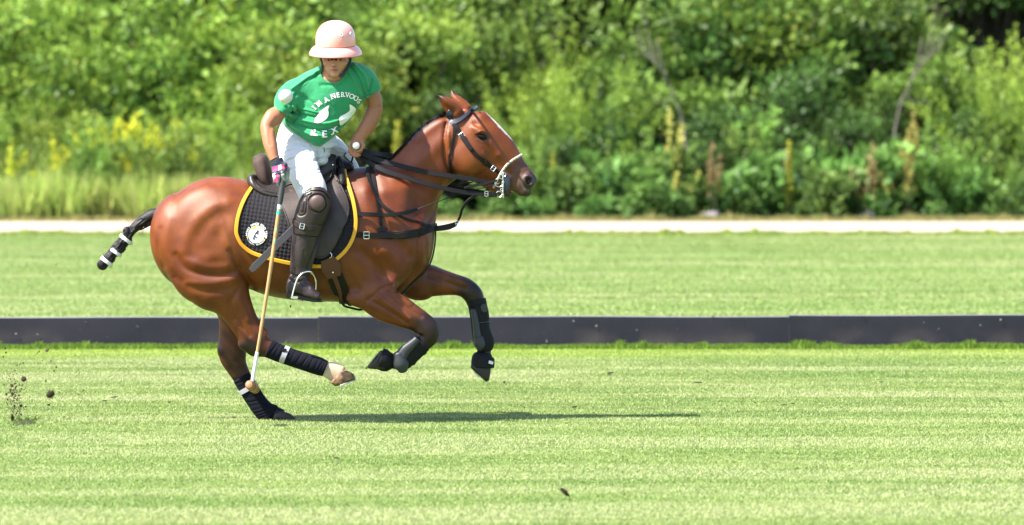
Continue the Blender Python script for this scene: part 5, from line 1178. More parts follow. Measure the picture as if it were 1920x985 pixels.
# martingale fork: strap off the chest, buckle, cord up to the noseband
mesh_obj('martingale_strap', *strap3([(810, 429, -.03), (825, 428, -.035), (842, 425, -.03), (856, 420, -.02)], [11, 10, 11, 8], nrm=(.1, -1, .2), thick=.012), M_strap, bp_)
frame_buckle(857, 419, -.028, 6, 9, -20).build('buckle', M_steel, bp_)
mesh_obj('martingale_strap', *strap3([(855, 421, -.02), (862, 408, -.02), (867, 392, -.02), (877, 377, -.02), (892, 367, -.02), (912, 358, -.01), (926, 350, 0)], [4, 4.5, 5, 5, 5, 5, 4], nrm=(.5, -1, .1), thick=.006), M_strap, bp_)
g = Geo(); g.add(*ring(W(812, 420, -.02), .018, .004, ax=(1, .4, 0))); g.add(*box(W(813, 419, -.03), (.016, .02, .05), bev=.006)); g.build('martingale_ring', M_strap, bp_)
P = smooth_path(np.array([W(811, 432, -.03), W(814, 452, -.03), W(812, 475, -.035), W(803, 503, -.04), W(787, 527, -.05), W(768, 542, -.05), W(748, 553, -.03), W(715, 566, 0), W(670, 574, 0)]), 6)
Q, N = H.snap(P, .008); mesh_obj('chest_strap', *ribbon(Q, N, .026, .006), M_strap, bp_); mesh_obj('chest_strap_edge', *ribbon(Q+N*.004, N, .006, .004), M_greystrap, bp_)

# ---- bridle
br = empty('bridle', W(900, 280, -.09)); tag(br, 'black leather bridle with steel bit, pale braided noseband and reins on the horse head', 'bridle')
M_blue = mat('blue_black_leather', (.014, .022, .04), rough=.38, spec=.5)
mesh_obj('crownpiece', *strap_px(H, [(846, 207), (842, 214), (845, 222), (852, 233)], [8, 10, 13, 11], off=.006), M_blue, br)
mesh_obj('browband', *strap_px(H, [(852, 231), (862, 226), (873, 218), (884, 208), (893, 202.5)], [9, 7.5, 6.5, 6.5, 6], off=.012, thick=.007), M_blue, br)
mesh_obj('browband', *strap_px(H, [(852, 231), (873, 218), (893, 202.5)], 6.5, off=.010, far=True), M_blue, br)
g = Geo(); g.add(*ribbon([W(893.5, 201.5, y) for y in (-.05, -.02, .02, .05)], [(.7, 0, .7)]*4, .020, .006)); g.build('browband', M_blue, br)
mesh_obj('cheekpiece', *strap_px(H, [(853, 232), (859, 244), (867, 257), (879, 275), (893, 291), (908, 304), (922, 314), (936, 324)], [7, 7, 7.5, 7.5, 7, 6.5, 6.5, 6], off=.009, thick=.006), M_strap, br)
mesh_obj('cheekpiece', *strap_px(H, [(853, 232), (867, 257), (893, 291), (936, 324)], 7, off=.009, far=True), M_strap, br)
mesh_obj('strap_keeper', *strap_px(H, [(867, 256), (875, 268), (884, 281)], [9, 9.5, 8], off=.016, thick=.006), M_strap, br)
mesh_obj('strap_keeper', *strap_px(H, [(907, 303), (914, 309)], [10, 10], off=.015, thick=.006), M_strap, br)
for (x, y, a_) in ((865.5, 253.5, 55), (925, 316, 40)):
    V, G, ok = H.front([x], [y], .02); frame_buckle(x, y, V[0][1], 7, 9, a_).build('buckle', M_steel, br)
mesh_obj('throatlatch', *strap_px(H, [(852, 233), (852, 245), (850, 262), (846, 282), (843, 302), (847, 322), (852, 332)], [6, 5.5, 5, 5, 4.5, 4, 4], off=.008), M_strap, br)
# noseband: pale braided rope round the nose
half = [(978, 290.5, 0), (977, 291, -.022), (972, 294, -.042), (962, 300, -.056), (951, 309, -.066), (943, 319, -.072), (937, 329, -.070), (932, 339, -.060), (927, 349, -.040), (924, 354, -.015)]
P = smooth_path(half+[(x, y, -d_) for x, y, d_ in half[:0:-1]], 4, closed=True); Q = np.array([W(*p) for p in P])
M_rope = mat('pale_braid', (.48, .45, .38), rough=.6); g = Geo(); g.add(*tube(list(Q)+[Q[0]], .0070, 8, caps=False)); rope = g.build('noseband', M_rope, br)
g = Geo()
for i in range(0, len(Q), 2):
    dv2 = Q[(i+1) % len(Q)]-Q[i]; g.add(*ellipsoid(Q[i]-np.array((0, .0035*np.sign(-P[i][2]+1e-6)*1.0, 0)), (.0052, .0052, .0052), 6, 4))
g.build('braid', mat('dark_braid', (.10, .085, .07), rough=.6), rope)
# bit
bit = empty('bit', W(943, 345, -.07)); bit.parent = br; bit.matrix_parent_inverse = Matrix.Translation(-Vector(br.location)); 
def bitp(name, g, m=M_steel):
    o = g.build(name, m); o.parent = br; o.matrix_parent_inverse = Matrix.Translation(-Vector(br.location)); return o
bpy.data.objects.remove(bit)
yb = -.078
for sg in (1, -1):
    y = yb*sg; g = Geo()
    g.add(*tube([W(*p) for p in smooth_path([(944, 323, y), (943, 335, y), (943.5, 345, y), (943, 358, y), (943.5, 371, y)], 3)], .0035, 8))
    g.add(*ellipsoid(W(943, 342, y-.004*sg), (.009, .006, .007), 10, 6)); g.add(*ring(W(944.5, 327.5, y), .013, .0026)); g.add(*ring(W(936, 342.5, y-.003), .0265, .0034, n=26))
    g.add(*ring(W(933, 342, y-.002), .010, .0026, arc=(0, 4.6))); g.add(*ring(W(941, 356, y), .008, .0024)); g.add(*ring(W(935.5, 364.5, y), .018, .003)); g.add(*ellipsoid(W(942.5, 365.5, y), (.010, .005, .006), 10, 5))
    bitp('bit_cheek', g)
    V2, F2 = ellipsoid(W(949, 343, y*.93), (.026, .006, .052), 20, 10); bitp('bit_guard', (lambda q: (q.add(V2, F2), q)[1])(Geo()), M_blue)
g = Geo(); g.add(*tube([W(943, 345, -.075), W(943, 347, 0), W(943, 345, .075)], .008, 8)); bitp('mouthpiece', g)
# reins
RH = -.10
reins = [([(672, 281, RH-.02), (684, 289, RH-.02), (705, 299, -.115), (735, 307, -.13), (770, 316, -.14), (810, 325, -.14), (850, 331, -.13), (890, 337, -.11), (926, 343, -.085)], [8, 11, 10, 9.5, 9, 9, 8.5, 8, 4]),
         ([(671, 288, RH-.01), (684, 299, RH-.01), (700, 310, -.125), (725, 322, -.145), (760, 333, -.155), (800, 345, -.155), (840, 355, -.14), (880, 362, -.11), (932, 365.5, -.085)], [7, 9, 9, 9, 8.5, 8, 8, 8, 7]),
         ([(674, 280, RH), (690, 285, RH+.02), (715, 290, .03), (738, 293, .10), (770, 305, .14), (830, 325, .14), (925, 343, .085)], [8, 9, 9, 9, 8, 8, 5]),
         ([(674, 286, RH), (690, 294, .0), (715, 306, .06), (760, 325, .15), (830, 348, .15), (930, 364, .085)], [8, 8, 8, 8, 7, 6])]
for pts, w in reins: mesh_obj('rein', *strap3(pts, w, nrm=(.15, -1, .25), thick=.005), M_strap, br)
mesh_obj('rein', *strap3([(870, 352, -.12), (890, 348, -.11), (912, 344, -.10), (932, 338, -.09)], [4, 5, 5, 4], nrm=(.1, -1, .2)), M_strap, br)
mesh_obj('rein_end', *strap3([(908, 364, -.112), (920, 365, -.105), (931, 365.5, -.095)], [9.5, 9.5, 8], nrm=(.15, -1, .25), thick=.008), M_strap, br)
frame_buckle(912, 363.5, -.122, 6, 9, 0, .0022).build('buckle', M_steel, br)
# ================================================================ THE RIDER
M_skin = mat('skin', (.62, .33, .22), rough=.5, attr='Col', bump=(260, .15, .002), sss=.12, spec=.4)
M_shirt = mat('green_cotton', (.014, .245, .095), rough=.85, bump=(45, .55, .006), vary=(9, .35, (.010, .175, .066)), sheen=.2)
M_breech = mat('white_breeches', (.55, .56, .62), rough=.8, bump=(28, .5, .012), sheen=.2)
M_boot = mat('dark_boot_leather', (.020, .012, .013), rough=.38, bump=(70, .5, .003), vary=(12, .7, (.045, .031, .033)), spec=.4)
M_guard = mat('knee_guard_leather', (.020, .012, .011), rough=.48, bump=(130, .3, .002), vary=(14, .6, (.03, .02, .018)), spec=.35)
M_guard_light = mat('knee_cap_leather', (.075, .040, .036), rough=.55, bump=(130, .3, .002), vary=(20, .6, (.042, .025, .023)))

B = Vol((-1.64, -.56, .60), (-.70, .50, 2.46), .005)
# head and neck
B.loft([(606, 64, 654, 64, .085, -.21), (602, 84, 656, 84, .100, -.21), (602, 104, 655, 103, .100, -.215), (604, 117, 652.5, 116, .092, -.225), (608.5, 129, 647, 128, .080, -.235), (616, 139, 640.5, 138, .062, -.245), (620, 142, 637, 142, .050, -.25)], k=.012, p=2.15, cap0=.8, cap1=.45)
B.loft([(606, 118, 649, 116, .065, -.17), (603, 136, 649, 132, .068, -.16), (594, 152, 658, 146, .075, -.15)], k=.025)
# torso, pelvis
B.slices([(128, 604, 674, .070, -.13), (140, 580, 688, .080, -.128), (155, 562, 692, .094, -.125), (172, 558, 685, .104, -.12), (188, 553, 675, .110, -.115), (204, 544, 663, .112, -.108), (218, 540, 653, .110, -.10), (232, 540, 642, .105, -.085), (244, 550, 631, .100, -.07), (256, 562, 620, .095, -.05), (270, 566, 612, .09, -.03)], k=.03)
# near arm down to the mallet
B.loft([(566, 158, 562, 190, .045, -.17), (541, 172, 550, 205, .042, -.19), (520, 197, 539, 214, .048, -.235), (498, 212, 529, 228, .052, -.27), (488.5, 233, 514.5, 238, .045, -.30), (490, 252, 516, 250, .045, -.325), (494, 272, 519.5, 268, .043, -.35), (500, 288, 521, 281, .034, -.37), (505.5, 301, 522.5, 294, .028, -.385), (511, 313, 529, 305, .030, -.395)], k=.02, cap1=.6)
# far arm to the reins
B.loft([(668, 130, 664, 165, .045, -.11), (688, 139, 676, 175, .042, -.10), (704, 160, 687, 186, .046, -.09), (715, 184, 689, 196, .047, -.08), (717, 206, 687, 206, .043, -.08), (711, 226, 681.5, 219, .043, -.09), (702, 241, 673, 238, .041, -.10), (690, 254, 665, 252, .033, -.11), (683, 263, 660, 263, .027, -.115)], k=.02, cap1=.6)
# legs
B.loft([(540, 262, 602, 275, .085, -.10), (540, 296, 600, 305, .080, -.20), (551, 330, 606, 338, .074, -.29), (560, 362, 611, 362, .064, -.345), (562, 392, 607, 390, .062, -.365), (558, 420, 598, 418, .058, -.375), (553, 455, 590, 455, .050, -.38), (553, 490, 575, 490, .040, -.385), (550, 515, 572, 512, .038, -.385)], k=.03, cap1=.6, grow=-.016)
B.loft([(552, 520, 578, 530, .038, -.39), (552, 545, 592, 550, .042, -.395), (572, 552, 600, 558, .040, -.40)], k=.02, grow=-.016)
B.loft([(590, 255, 620, 290, .085, .10), (620, 262, 625, 300, .080, .20), (640, 285, 636, 325, .074, .29), (655, 310, 625, 345, .064, .345), (648, 380, 602, 380, .06, .37), (630, 430, 595, 430, .055, .38), (600, 500, 575, 500, .04, .385), (600, 515, 572, 515, .04, .385)], k=.03, grow=-.016)
B.loft([(590, 520, 570, 540, .04, .39), (620, 530, 590, 555, .045, .395)], k=.02, grow=-.018)
# face: brow, nose, cheeks, lips, chin, ears
YF = -.315
B.ell(W(628, 104, -.300), (.060, .022, .016), k=.014)
B.chain([W(627.5, 107, -.308), W(626.5, 114, -.322), W(625.8, 121, -.334)], [.008, .009, .0115], k=.010)
B.ell(W(625.5, 122.5, -.334), (.016, .012, .008), k=.006)
for dx in (-10.5, 12): B.ell(W(627+dx, 111, -.322), (.020, .014, .010), k=.010, op='s')
for dx in (-15, 17): B.ell(W(627+dx, 118, -.285), (.020, .020, .018), k=.015)
B.ell(W(627.5, 129.5, -.312), (.020, .012, .0065), k=.005); B.ell(W(627.8, 134.2, -.310), (.018, .012, .0068), k=.005)
B.ell(W(627.6, 131.6, -.325), (.017, .010, .0022), k=.002, op='s')
B.ell(W(628, 140, -.298), (.022, .018, .013), k=.012)
for x, y_ in ((600.5, 106), (656.5, 104)): B.ell(W(x, y_, -.195), (.008, .022, .030), k=.006)
# rein hand: back of the hand, four fingers closed round the reins, thumb
HX, HYp, HD = 668, 276, -.115
B.loft([(681, 263, 661, 262, .026, -.115), (682, 272, 656, 270, .024, -.12), (680, 283, 655, 281, .022, -.125)], k=.010, p=2.3, cap1=.6)
for i, (kx, ky, mx, my, tx, ty, r) in enumerate(((657, 276, 655.5, 284, 661, 287.5, .0098), (661, 280, 658.5, 289.5, 665, 292, .0100), (667, 283, 664, 293, 670, 294, .0098), (673, 284, 671, 292, 675, 291, .0088))):
    B.chain([W(kx+4, ky-4, -.125), W(kx, ky, -.142), W(mx, my, -.150), W(tx, ty, -.140)], [.011, r+.001, r, r*.86], k=.004)
B.chain([W(679, 266, -.13), W(681, 275, -.145), W(676, 282, -.155), W(671, 284, -.158)], [.012, .012, .0105, .009], k=.006)
# mallet hand inside the glove
B.loft([(513, 314, 533, 305, .026, -.395), (516, 332, 538, 326, .026, -.40), (522, 342, 538, 340, .02, -.40)], k=.01)
# arm muscles and folds of the elbow
B.relief([(520, 222), (508, 246), (510, 270)], .012, -.004, 'near', y0=-.2); B.relief([(690, 200), (700, 204), (712, 200)], .006, -.004, 'near', y0=0)
B.relief([(688, 226), (680, 246)], .008, -.003, 'near', y0=0)
BR = Vol((-1.50, -.52, 1.22), (-.88, .48, 1.98), .005)
BR.loft([(532, 240, 634, 242, .085, -.05), (521, 255, 634, 258, .118, -.04), (519, 272, 634, 274, .140, -.03), (526, 292, 626, 290, .14, -.02), (560, 312, 622, 310, .12, -.01)], k=.03, p=2.2, cap0=.2, cap1=.3)
BR.loft([(519, 262, 590, 262, .10, -.09), (524, 290, 593, 288, .098, -.16), (535, 312, 597, 312, .094, -.22), (546, 338, 604, 332, .086, -.285), (556, 360, 612, 350, .080, -.335), (562, 376, 614, 368, .074, -.355)], k=.03, cap0=.5, cap1=.15)
BR.loft([(596, 250, 598, 300, .10, .07), (618, 250, 612, 298, .095, .14), (636, 264, 628, 304, .088, .22), (652, 284, 640, 322, .080, .29), (662, 304, 644, 345, .074, .34), (664, 330, 628, 362, .07, .36)], k=.035, cap0=.6, cap1=.15)
BR.loft([(578, 262, 622, 266, .10, -.075), (580, 282, 620, 285, .11, -.06), (584, 304, 618, 304, .11, -.05)], k=.03, cap0=.3, cap1=.5)
r3 = np.random.default_rng(11)
for pts, r, a in (([(530, 262), (555, 254), (580, 262)], .007, -.006), ([(527, 276), (550, 268), (576, 274)], .007, -.006), ([(532, 290), (556, 280), (582, 286)], .007, -.006), ([(540, 303), (560, 294), (586, 298)], .006, -.005),
                  ([(594, 268), (596, 284), (594, 298)], .006, -.006), ([(590, 302), (606, 297), (622, 297)], .008, -.008), ([(570, 340), (590, 328), (603, 322)], .005, -.004), ([(562, 352), (580, 342), (604, 336)], .005, -.004), ([(546, 320), (560, 312)], .005, -.004),
                  ([(600, 272), (604, 280), (622, 282)], .006, -.006), ([(606, 284), (625, 288), (645, 290)], .006, -.006), ([(612, 276), (635, 278), (650, 286)], .006, .005), ([(560, 252), (590, 256), (612, 262)], .008, .006), ([(545, 250), (565, 262)], .008, -.005)):
    BR.relief(pts, r, a, 'any')
for k in range(26):
    x, y = r3.uniform(528, 600), r3.uniform(258, 348); L = r3.uniform(8, 24); a_ = r3.normal(-.30, .15); BR.relief([(x, y), (x+L*.5, y+L*.5*math.sin(a_)-1.2), (x+L, y+L*math.sin(a_))], r3.uniform(.0035, .006), r3.choice((-.0045, .003)), 'near', y0=-.02)
lo_, hi_ = W(527, 318, -.36), W(645, 258, .40); B.clip_to(BR, .010, lo_, hi_)
person = B.mesh('person', M_skin); person.name = 'person'
tag(person, 'polo player in green t-shirt, white breeches and pink helmet riding the bay horse', 'person')
def vpix(o):
    V = np.empty(len(o.data.vertices)*3, np.float32); o.data.vertices.foreach_get('co', V); V = V.reshape(-1, 3); d = CD+V[:, 1]
    return V, 960+V[:, 0]*FPX/d, HY+(CH-V[:, 2])*FPX/d
V, PX, PY = vpix(person); C = np.tile(np.array((.30, .120, .062)), (len(V), 1)); C[PY < 150] = (.50, .235, .145)  # face painted lighter than the arms to offset the brim's shade
paint(sm(150, 120, PY)*.25, (.30, .12, .075)); paint((PX < 545)*.35, (.36, .155, .082)); paint((PX > 655)*(PY > 250)*.25, (.38, .17, .10))
paint(np.exp(-((PX-627.6)/6.5)**2-((PY-131.8)/3.2)**2)*(V[:, 1] < -.28)*.85, (.27, .08, .07))
paint(np.exp(-((PX-627.6)/12)**2-((PY-136)/7)**2)*(V[:, 1] < -.27)*.18, (.2, .10, .07))
paint(np.exp(-((PX-627.6)/5.5)**2-((PY-131.6)/.9)**2)*(V[:, 1] < -.28)*.9, (.08, .02, .02))
for dx in (-10.5, 12):
    paint(np.exp(-((PX-627-dx)/7.5)**2-((PY-106)/1.6)**2)*(V[:, 1] < -.28)*.8, (.06, .035, .025))
paint(np.exp(-((PX-625.8)/4.5)**2-((PY-124.6)/1.2)**2)*(V[:, 1] < -.31)*.6, (.16, .06, .05))
paint((PY < 104)*(V[:, 1] > -.24)*.95, (.05, .03, .02))
set_colors(person, C)
# eyes looking down, lids
for dx in (-10.5, 12):
    e = mesh_obj('eye', *ellipsoid(W(627+dx, 111.5, -.300), (.0125, .0115, .0115), 14, 8), mat('eye_white', (.30, .27, .25), rough=.25), person)
    mesh_obj('iris', *ellipsoid(W(627+dx, 113, -.3085), (.0052, .004, .0052), 10, 6), M_eye, e)
    mesh_obj('eyelid', *ellipsoid(W(627+dx, 110.9, -.3005), (.0150, .0130, .0115), 14, 8), mat('lid', (.25, .11, .07), rough=.6), e)
# riding glasses: clear lenses, dark bridge
g = Geo(); g.add(*box(W(623, 110.8, -.343), (.011, .010, .020), Matrix.Rotation(.5, 3, 'Y'), .003)); g.add(*box(W(630, 111, -.343), (.013, .010, .020), Matrix.Rotation(-.4, 3, 'Y'), .003)); g.add(*tube([W(620, 108, -.335), W(631, 108, -.335)], .003, 6))
g.add(*tube([W(*p) for p in smooth_path([(603, 107, -.24), (606, 106.5, -.30), (615, 106.5, -.332), (636, 106.5, -.332), (650, 106, -.30), (654, 106, -.24)], 4)], .0018, 6))
gl = g.build('glasses', M_strap, person)

# ---- t-shirt
TS = Vol((-1.46, -.34, 1.62), (-.76, .10, 2.26), .0042)
def shirt_torso(v):
    v.slices([(116, 622, 660, .060, -.13), (121, 606, 678, .078, -.132), (128, 590, 691, .092, -.132), (138, 569, 699, .104, -.13), (152, 555, 702, .114, -.127), (170, 551, 694, .124, -.12), (186, 546, 684, .130, -.115), (203, 536, 671.5, .131, -.11), (216, 531, 663, .132, -.11),
              (230, 529, 652.5, .132, -.112), (242, 540, 641, .130, -.116), (254, 556, 629.5, .124, -.12), (264, 573, 618, .112, -.12), (270, 584, 610, .100, -.12), (274, 591, 604, .085, -.12)], k=.02)
shirt_torso(TS)
TS.loft([(566, 143, 580, 188, .068, -.16), (541, 152, 566, 200, .068, -.185), (523, 172, 553, 212, .066, -.215), (516.5, 199, 541, 220, .064, -.24)], k=.03, cap1=.10)
TS.loft([(672, 122, 664, 168, .066, -.12), (690, 129, 672, 179, .065, -.105), (705, 148, 680, 187, .062, -.095), (709, 165, 684.5, 188.5, .062, -.088)], k=.03, cap1=.10)
# neck opening
TS.ell(W(624.5, 128, -.20), (.077, .16, .092), k=.006, op='s')
TS.ell(W(626, 112, -.14), (.075, .12, .06), k=.006, op='s')
def fold(v, pts, r, a, y0=-.1): v.relief(pts, r, a, 'near', y0=y0, yat=-.22)
for pts, r, a in (([(600, 130), (575, 146), (548, 166)], .010, .008), ([(596, 138), (570, 156), (552, 178)], .009, -.007), ([(590, 140), (562, 165), (540, 190)], .008, .007),
                  ([(650, 128), (664, 150), (676, 180)], .008, .006), ([(656, 124), (672, 146), (682, 176)], .007, -.006), ([(664, 120), (684, 142), (690, 165)], .008, .006),
                  ([(545, 216), (570, 226), (610, 232), (650, 222)], .009, .006), ([(540, 226), (570, 238), (605, 244), (645, 234)], .008, -.006), ([(536, 210), (560, 214), (600, 222)], .008, -.006),
                  ([(548, 236), (580, 252), (610, 256)], .008, .005), ([(556, 200), (562, 215), (552, 228)], .010, -.010), ([(680, 190), (672, 205), (660, 215)], .010, -.008),
                  ([(530, 172), (545, 192), (548, 208)], .008, -.006), ([(524, 182), (536, 198)], .007, .006), ([(696, 150), (690, 172)], .008, -.006), ([(602, 160), (640, 160)], .012, -.003),
                  ([(560, 176), (590, 196), (600, 214)], .010, -.004), ([(545, 200), (575, 206), (600, 212)], .007, .004)):
    fold(TS, pts, r, a*1.9)
shirt = TS.mesh('shirt', M_shirt, person)
# collar rib
P = smooth_path([(602, 124), (602, 134), (606, 144), (614, 152), (624, 156), (634, 154), (643, 146), (648, 136), (649, 126)], 5); V, G, ok = TS.front(P[:, 0], P[:, 1]+1.5, .0)
c0 = W(625, 128, -.2); g = Geo(); g.add(*tube(V+(0, .002, 0), .0065, 8)); g.build('collar', M_shirt, shirt)
for pts in ([(516.5, 201), (524, 209), (532, 215), (540.5, 219.5)], [(685, 187), (693, 184), (702, 176), (710, 166)]):
    P = smooth_path(pts, 5); V, G, ok = TS.front(P[:, 0], P[:, 1]-3, .001); mesh_obj('hem', *ribbon(V, G, .012, .003), M_shirt, shirt)
P = smooth_path([(538, 234), (549, 245), (563, 255), (581, 264), (597, 269), (611, 263), (624, 253), (637, 240)], 5); V, G, ok = TS.front(P[:, 0], P[:, 1], .001); V, G = V[ok], G[ok]; mesh_obj('hem', *ribbon(V, G, .016, .003), M_shirt, shirt)
# print on the chest: lettering and two plain pale patches
M_print = mat('white_shirt_print', (.80, .84, .80), rough=.8, bump=(300, .2, .001)); M_print_edge = mat('dark_print_edge', (.015, .10, .05), rough=.8)
SERIF = {'I': 'bcBC', 'M': 'abAB', 'N': 'aAB', 'A': 'ab', 'R': 'ab', 'X': 'abAB', 'V': 'AB', 'U': 'AB', 'E': 'aA', "'": '', 'O': '', 'S': ''}
def slab_glyph(ch, size, bold):
    V, F = text_mesh(ch, size, bold); V = V*(1.0, 1.0); x0, x1 = V[:, 0].min(), V[:, 0].max(); hC = size*.70; V, F = subdivide2d(V, F, 2); F = [tuple(f) for f in F]; V = [tuple(v) for v in V]; t = size*.085+bold*.6; sw = size*.30+bold
    for c in SERIF.get(ch, ''):
        y = 0 if c.islower() else hC-t; k = c.lower(); cx = {'a': x0+sw*.38, 'b': x1-sw*.38, 'c': (x0+x1)/2}[k]
        if ch == 'I': cx = (x0+x1)/2; 
        b = len(V); n = 4
        for q in range(n+1): xx = cx-sw/2+sw*q/n; V += [(xx, y-bold*.3), (xx, y+t+bold*.3)]
        F += [(b+2*q, b+2*q+2, b+2*q+3, b+2*q+1) for q in range(n)]
    return np.array(V), F
def shirt_letters(s, spots, size, name='lettering', aspect=1.0):
    for bold, off, m_ in ((.85, .0024, M_print_edge), (.36, .0036, M_print)):
        g = Geo()
        for ch, (x, y, ang, sc) in zip(s, spots):
            V, F = slab_glyph(ch, size*sc, bold*size/14); V = V*(aspect, 1)-(0, size*sc*.34)
            a = math.radians(ang); X = x+V[:, 0]*math.cos(a)+V[:, 1]*math.sin(a); Y = y+V[:, 0]*math.sin(a)-V[:, 1]*math.cos(a)
            P, G, ok = TS.front(X, Y, off); g.add(P, F)
        g.build(name, m_, shirt, smooth=False)
shirt_letters("I'MANERVOUS", [(589, 202.5, -50, 1), (592.6, 196.0, -46, .9), (598.2, 194.2, -42, 1), (611.8, 187.0, -28, 1), (624.6, 180.6, -16, 1), (633.6, 178.3, -9, .97), (642.4, 177.3, -2, .97), (651, 178.2, 6, .97), (659.2, 180.6, 15, .97), (666.8, 184.4, 25, .97), (672.4, 189.6, 38, .97)], 13.2, aspect=.98)
shirt_letters("REX", [(588, 248, 8, 1), (608, 251.5, 0, 1), (626, 244.5, -24, 1)], 16.5, aspect=1.2)
def patch(pts, mat_, off=.003, name='print_patch'):
    P = smooth_path(pts, 4, closed=True); V, F = drape_sheet(TS, [tuple(p) for p in P], .4, off); return mesh_obj(name, V, F, mat_, shirt)
p1 = [(589, 229), (592, 220), (600, 210), (612, 200), (617, 198), (615, 206), (616, 213), (613, 222), (602, 230), (594, 231)]
p2 = [(655, 196), (662, 199), (667, 205), (663, 213), (655, 222), (645, 231), (638, 235), (636, 229), (637, 219), (646, 214), (655, 207)]
for p in (p1, p2):
    c = np.mean(p, 0); patch([tuple(c+(np.array(q)-c)*1.08) for q in p], M_print_edge, .0022); patch(p, M_print, .0034)

# ---- breeches
breeches = BR.mesh('breeches', M_breech, person)
g = Geo(); V, G, ok = BR.front([600.5], [281.5], .006); g.add(*ring(V[0], .012, .0025, squash=1.7)); g.build('waist_button_loop', M_breech, breeches)
V, G, ok = BR.front([607, 608], [277, 286], .004); g = Geo(); g.add(*tube(V, .002, 6)); g.build('fly_seam', M_black_print, breeches)
V, G, ok = BR.front([538], [250], .004); mesh_obj('waist_button', *ellipsoid(V[0], (.004, .003, .004), 8, 5), M_black_print, breeches)
g = Geo(); P = smooth_path([(648, 286), (645, 292), (650, 298), (657, 304), (661, 307)], 5); V, G, ok = BR.front(P[:, 0], P[:, 1], .004); g.add(*tube(V, .0035, 6)); g.build('pocket_seam', M_strap, breeches)

# ---- boots (both) and knee guards
def boot(yc, dx, name='boot'):
    lo = W(520+dx, 600, yc-.12); hi = W(640+dx, 380, yc+.12); v = Vol(np.minimum(lo, hi)-.03, np.maximum(lo, hi)+.03, .0045)
    v.loft([(556+dx, 395, 606+dx, 395, .066, yc+.01), (549+dx, 436, 598+dx, 436, .064, yc+.005), (545+dx, 470, 588+dx, 468, .056, yc), (543.5+dx, 498, 577+dx, 498, .046, yc), (543+dx, 512, 576+dx, 510, .044, yc), (541+dx, 528, 578+dx, 524, .044, yc), (538+dx, 546, 584+dx, 536, .045, yc)], k=.012, cap1=.45)
    v.loft([(545+dx, 524, 541+dx, 553, .042, yc), (560+dx, 520, 556+dx, 556, .043, yc-.002), (577+dx, 529, 570+dx, 560, .043, yc-.008), (588+dx, 541, 583+dx, 562, .045, yc-.016), (597+dx, 549, 595+dx, 564, .042, yc-.022)], k=.02, p=2.3, cap0=.4, cap1=.55)
    for pts, r, a in (([(543, 512), (556, 518), (572, 513)], .006, -.006), ([(544, 519), (558, 524), (574, 519)], .005, .005), ([(543, 525), (552, 530), (562, 528)], .005, -.005), ([(562, 524), (570, 534), (580, 539)], .005, -.005), ([(546, 530), (549, 545)], .004, -.004), ([(552, 460), (553, 500)], .008, .004), ([(571, 470), (569, 505)], .006, -.005)):
        v.relief([(x+dx, y) for x, y in pts], r, a, 'any', yat=yc)
    bt = v.mesh(name, M_boot, person)
    g = Geo(); lo_ = []; 
    P = smooth_path([(549, 551), (565, 555), (585, 559.5), (600, 558.5), (603.5, 561.5), (601, 566), (585, 566), (565, 561.5), (549, 557.5)], 3, closed=True)
    n = len(P); VV = []
    for (vy, s_) in ((-.046, .96), (-.038, 1), (.036, 1), (.044, .96)):
        for q in P: VV.append(W(q[0]+dx, q[1]+.5, yc-.010+vy*(1.0)))
    FF2 = [(i*n+k, i*n+(k+1) % n, (i+1)*n+(k+1) % n, (i+1)*n+k) for i in range(3) for k in range(n)]+[tuple(range(n))[::-1], tuple(3*n+k for k in range(n))]
    g.add(VV, FF2); g.build('sole', M_strap, bt, smooth=False)
    mesh_obj('heel', *box(W(544+dx, 553.5, yc), (.050, .074, .038), Matrix.Rotation(math.radians(10), 3, 'Y'), .005), M_guard, bt)
    return bt
boot(-.385, 0); boot(.385, 6)
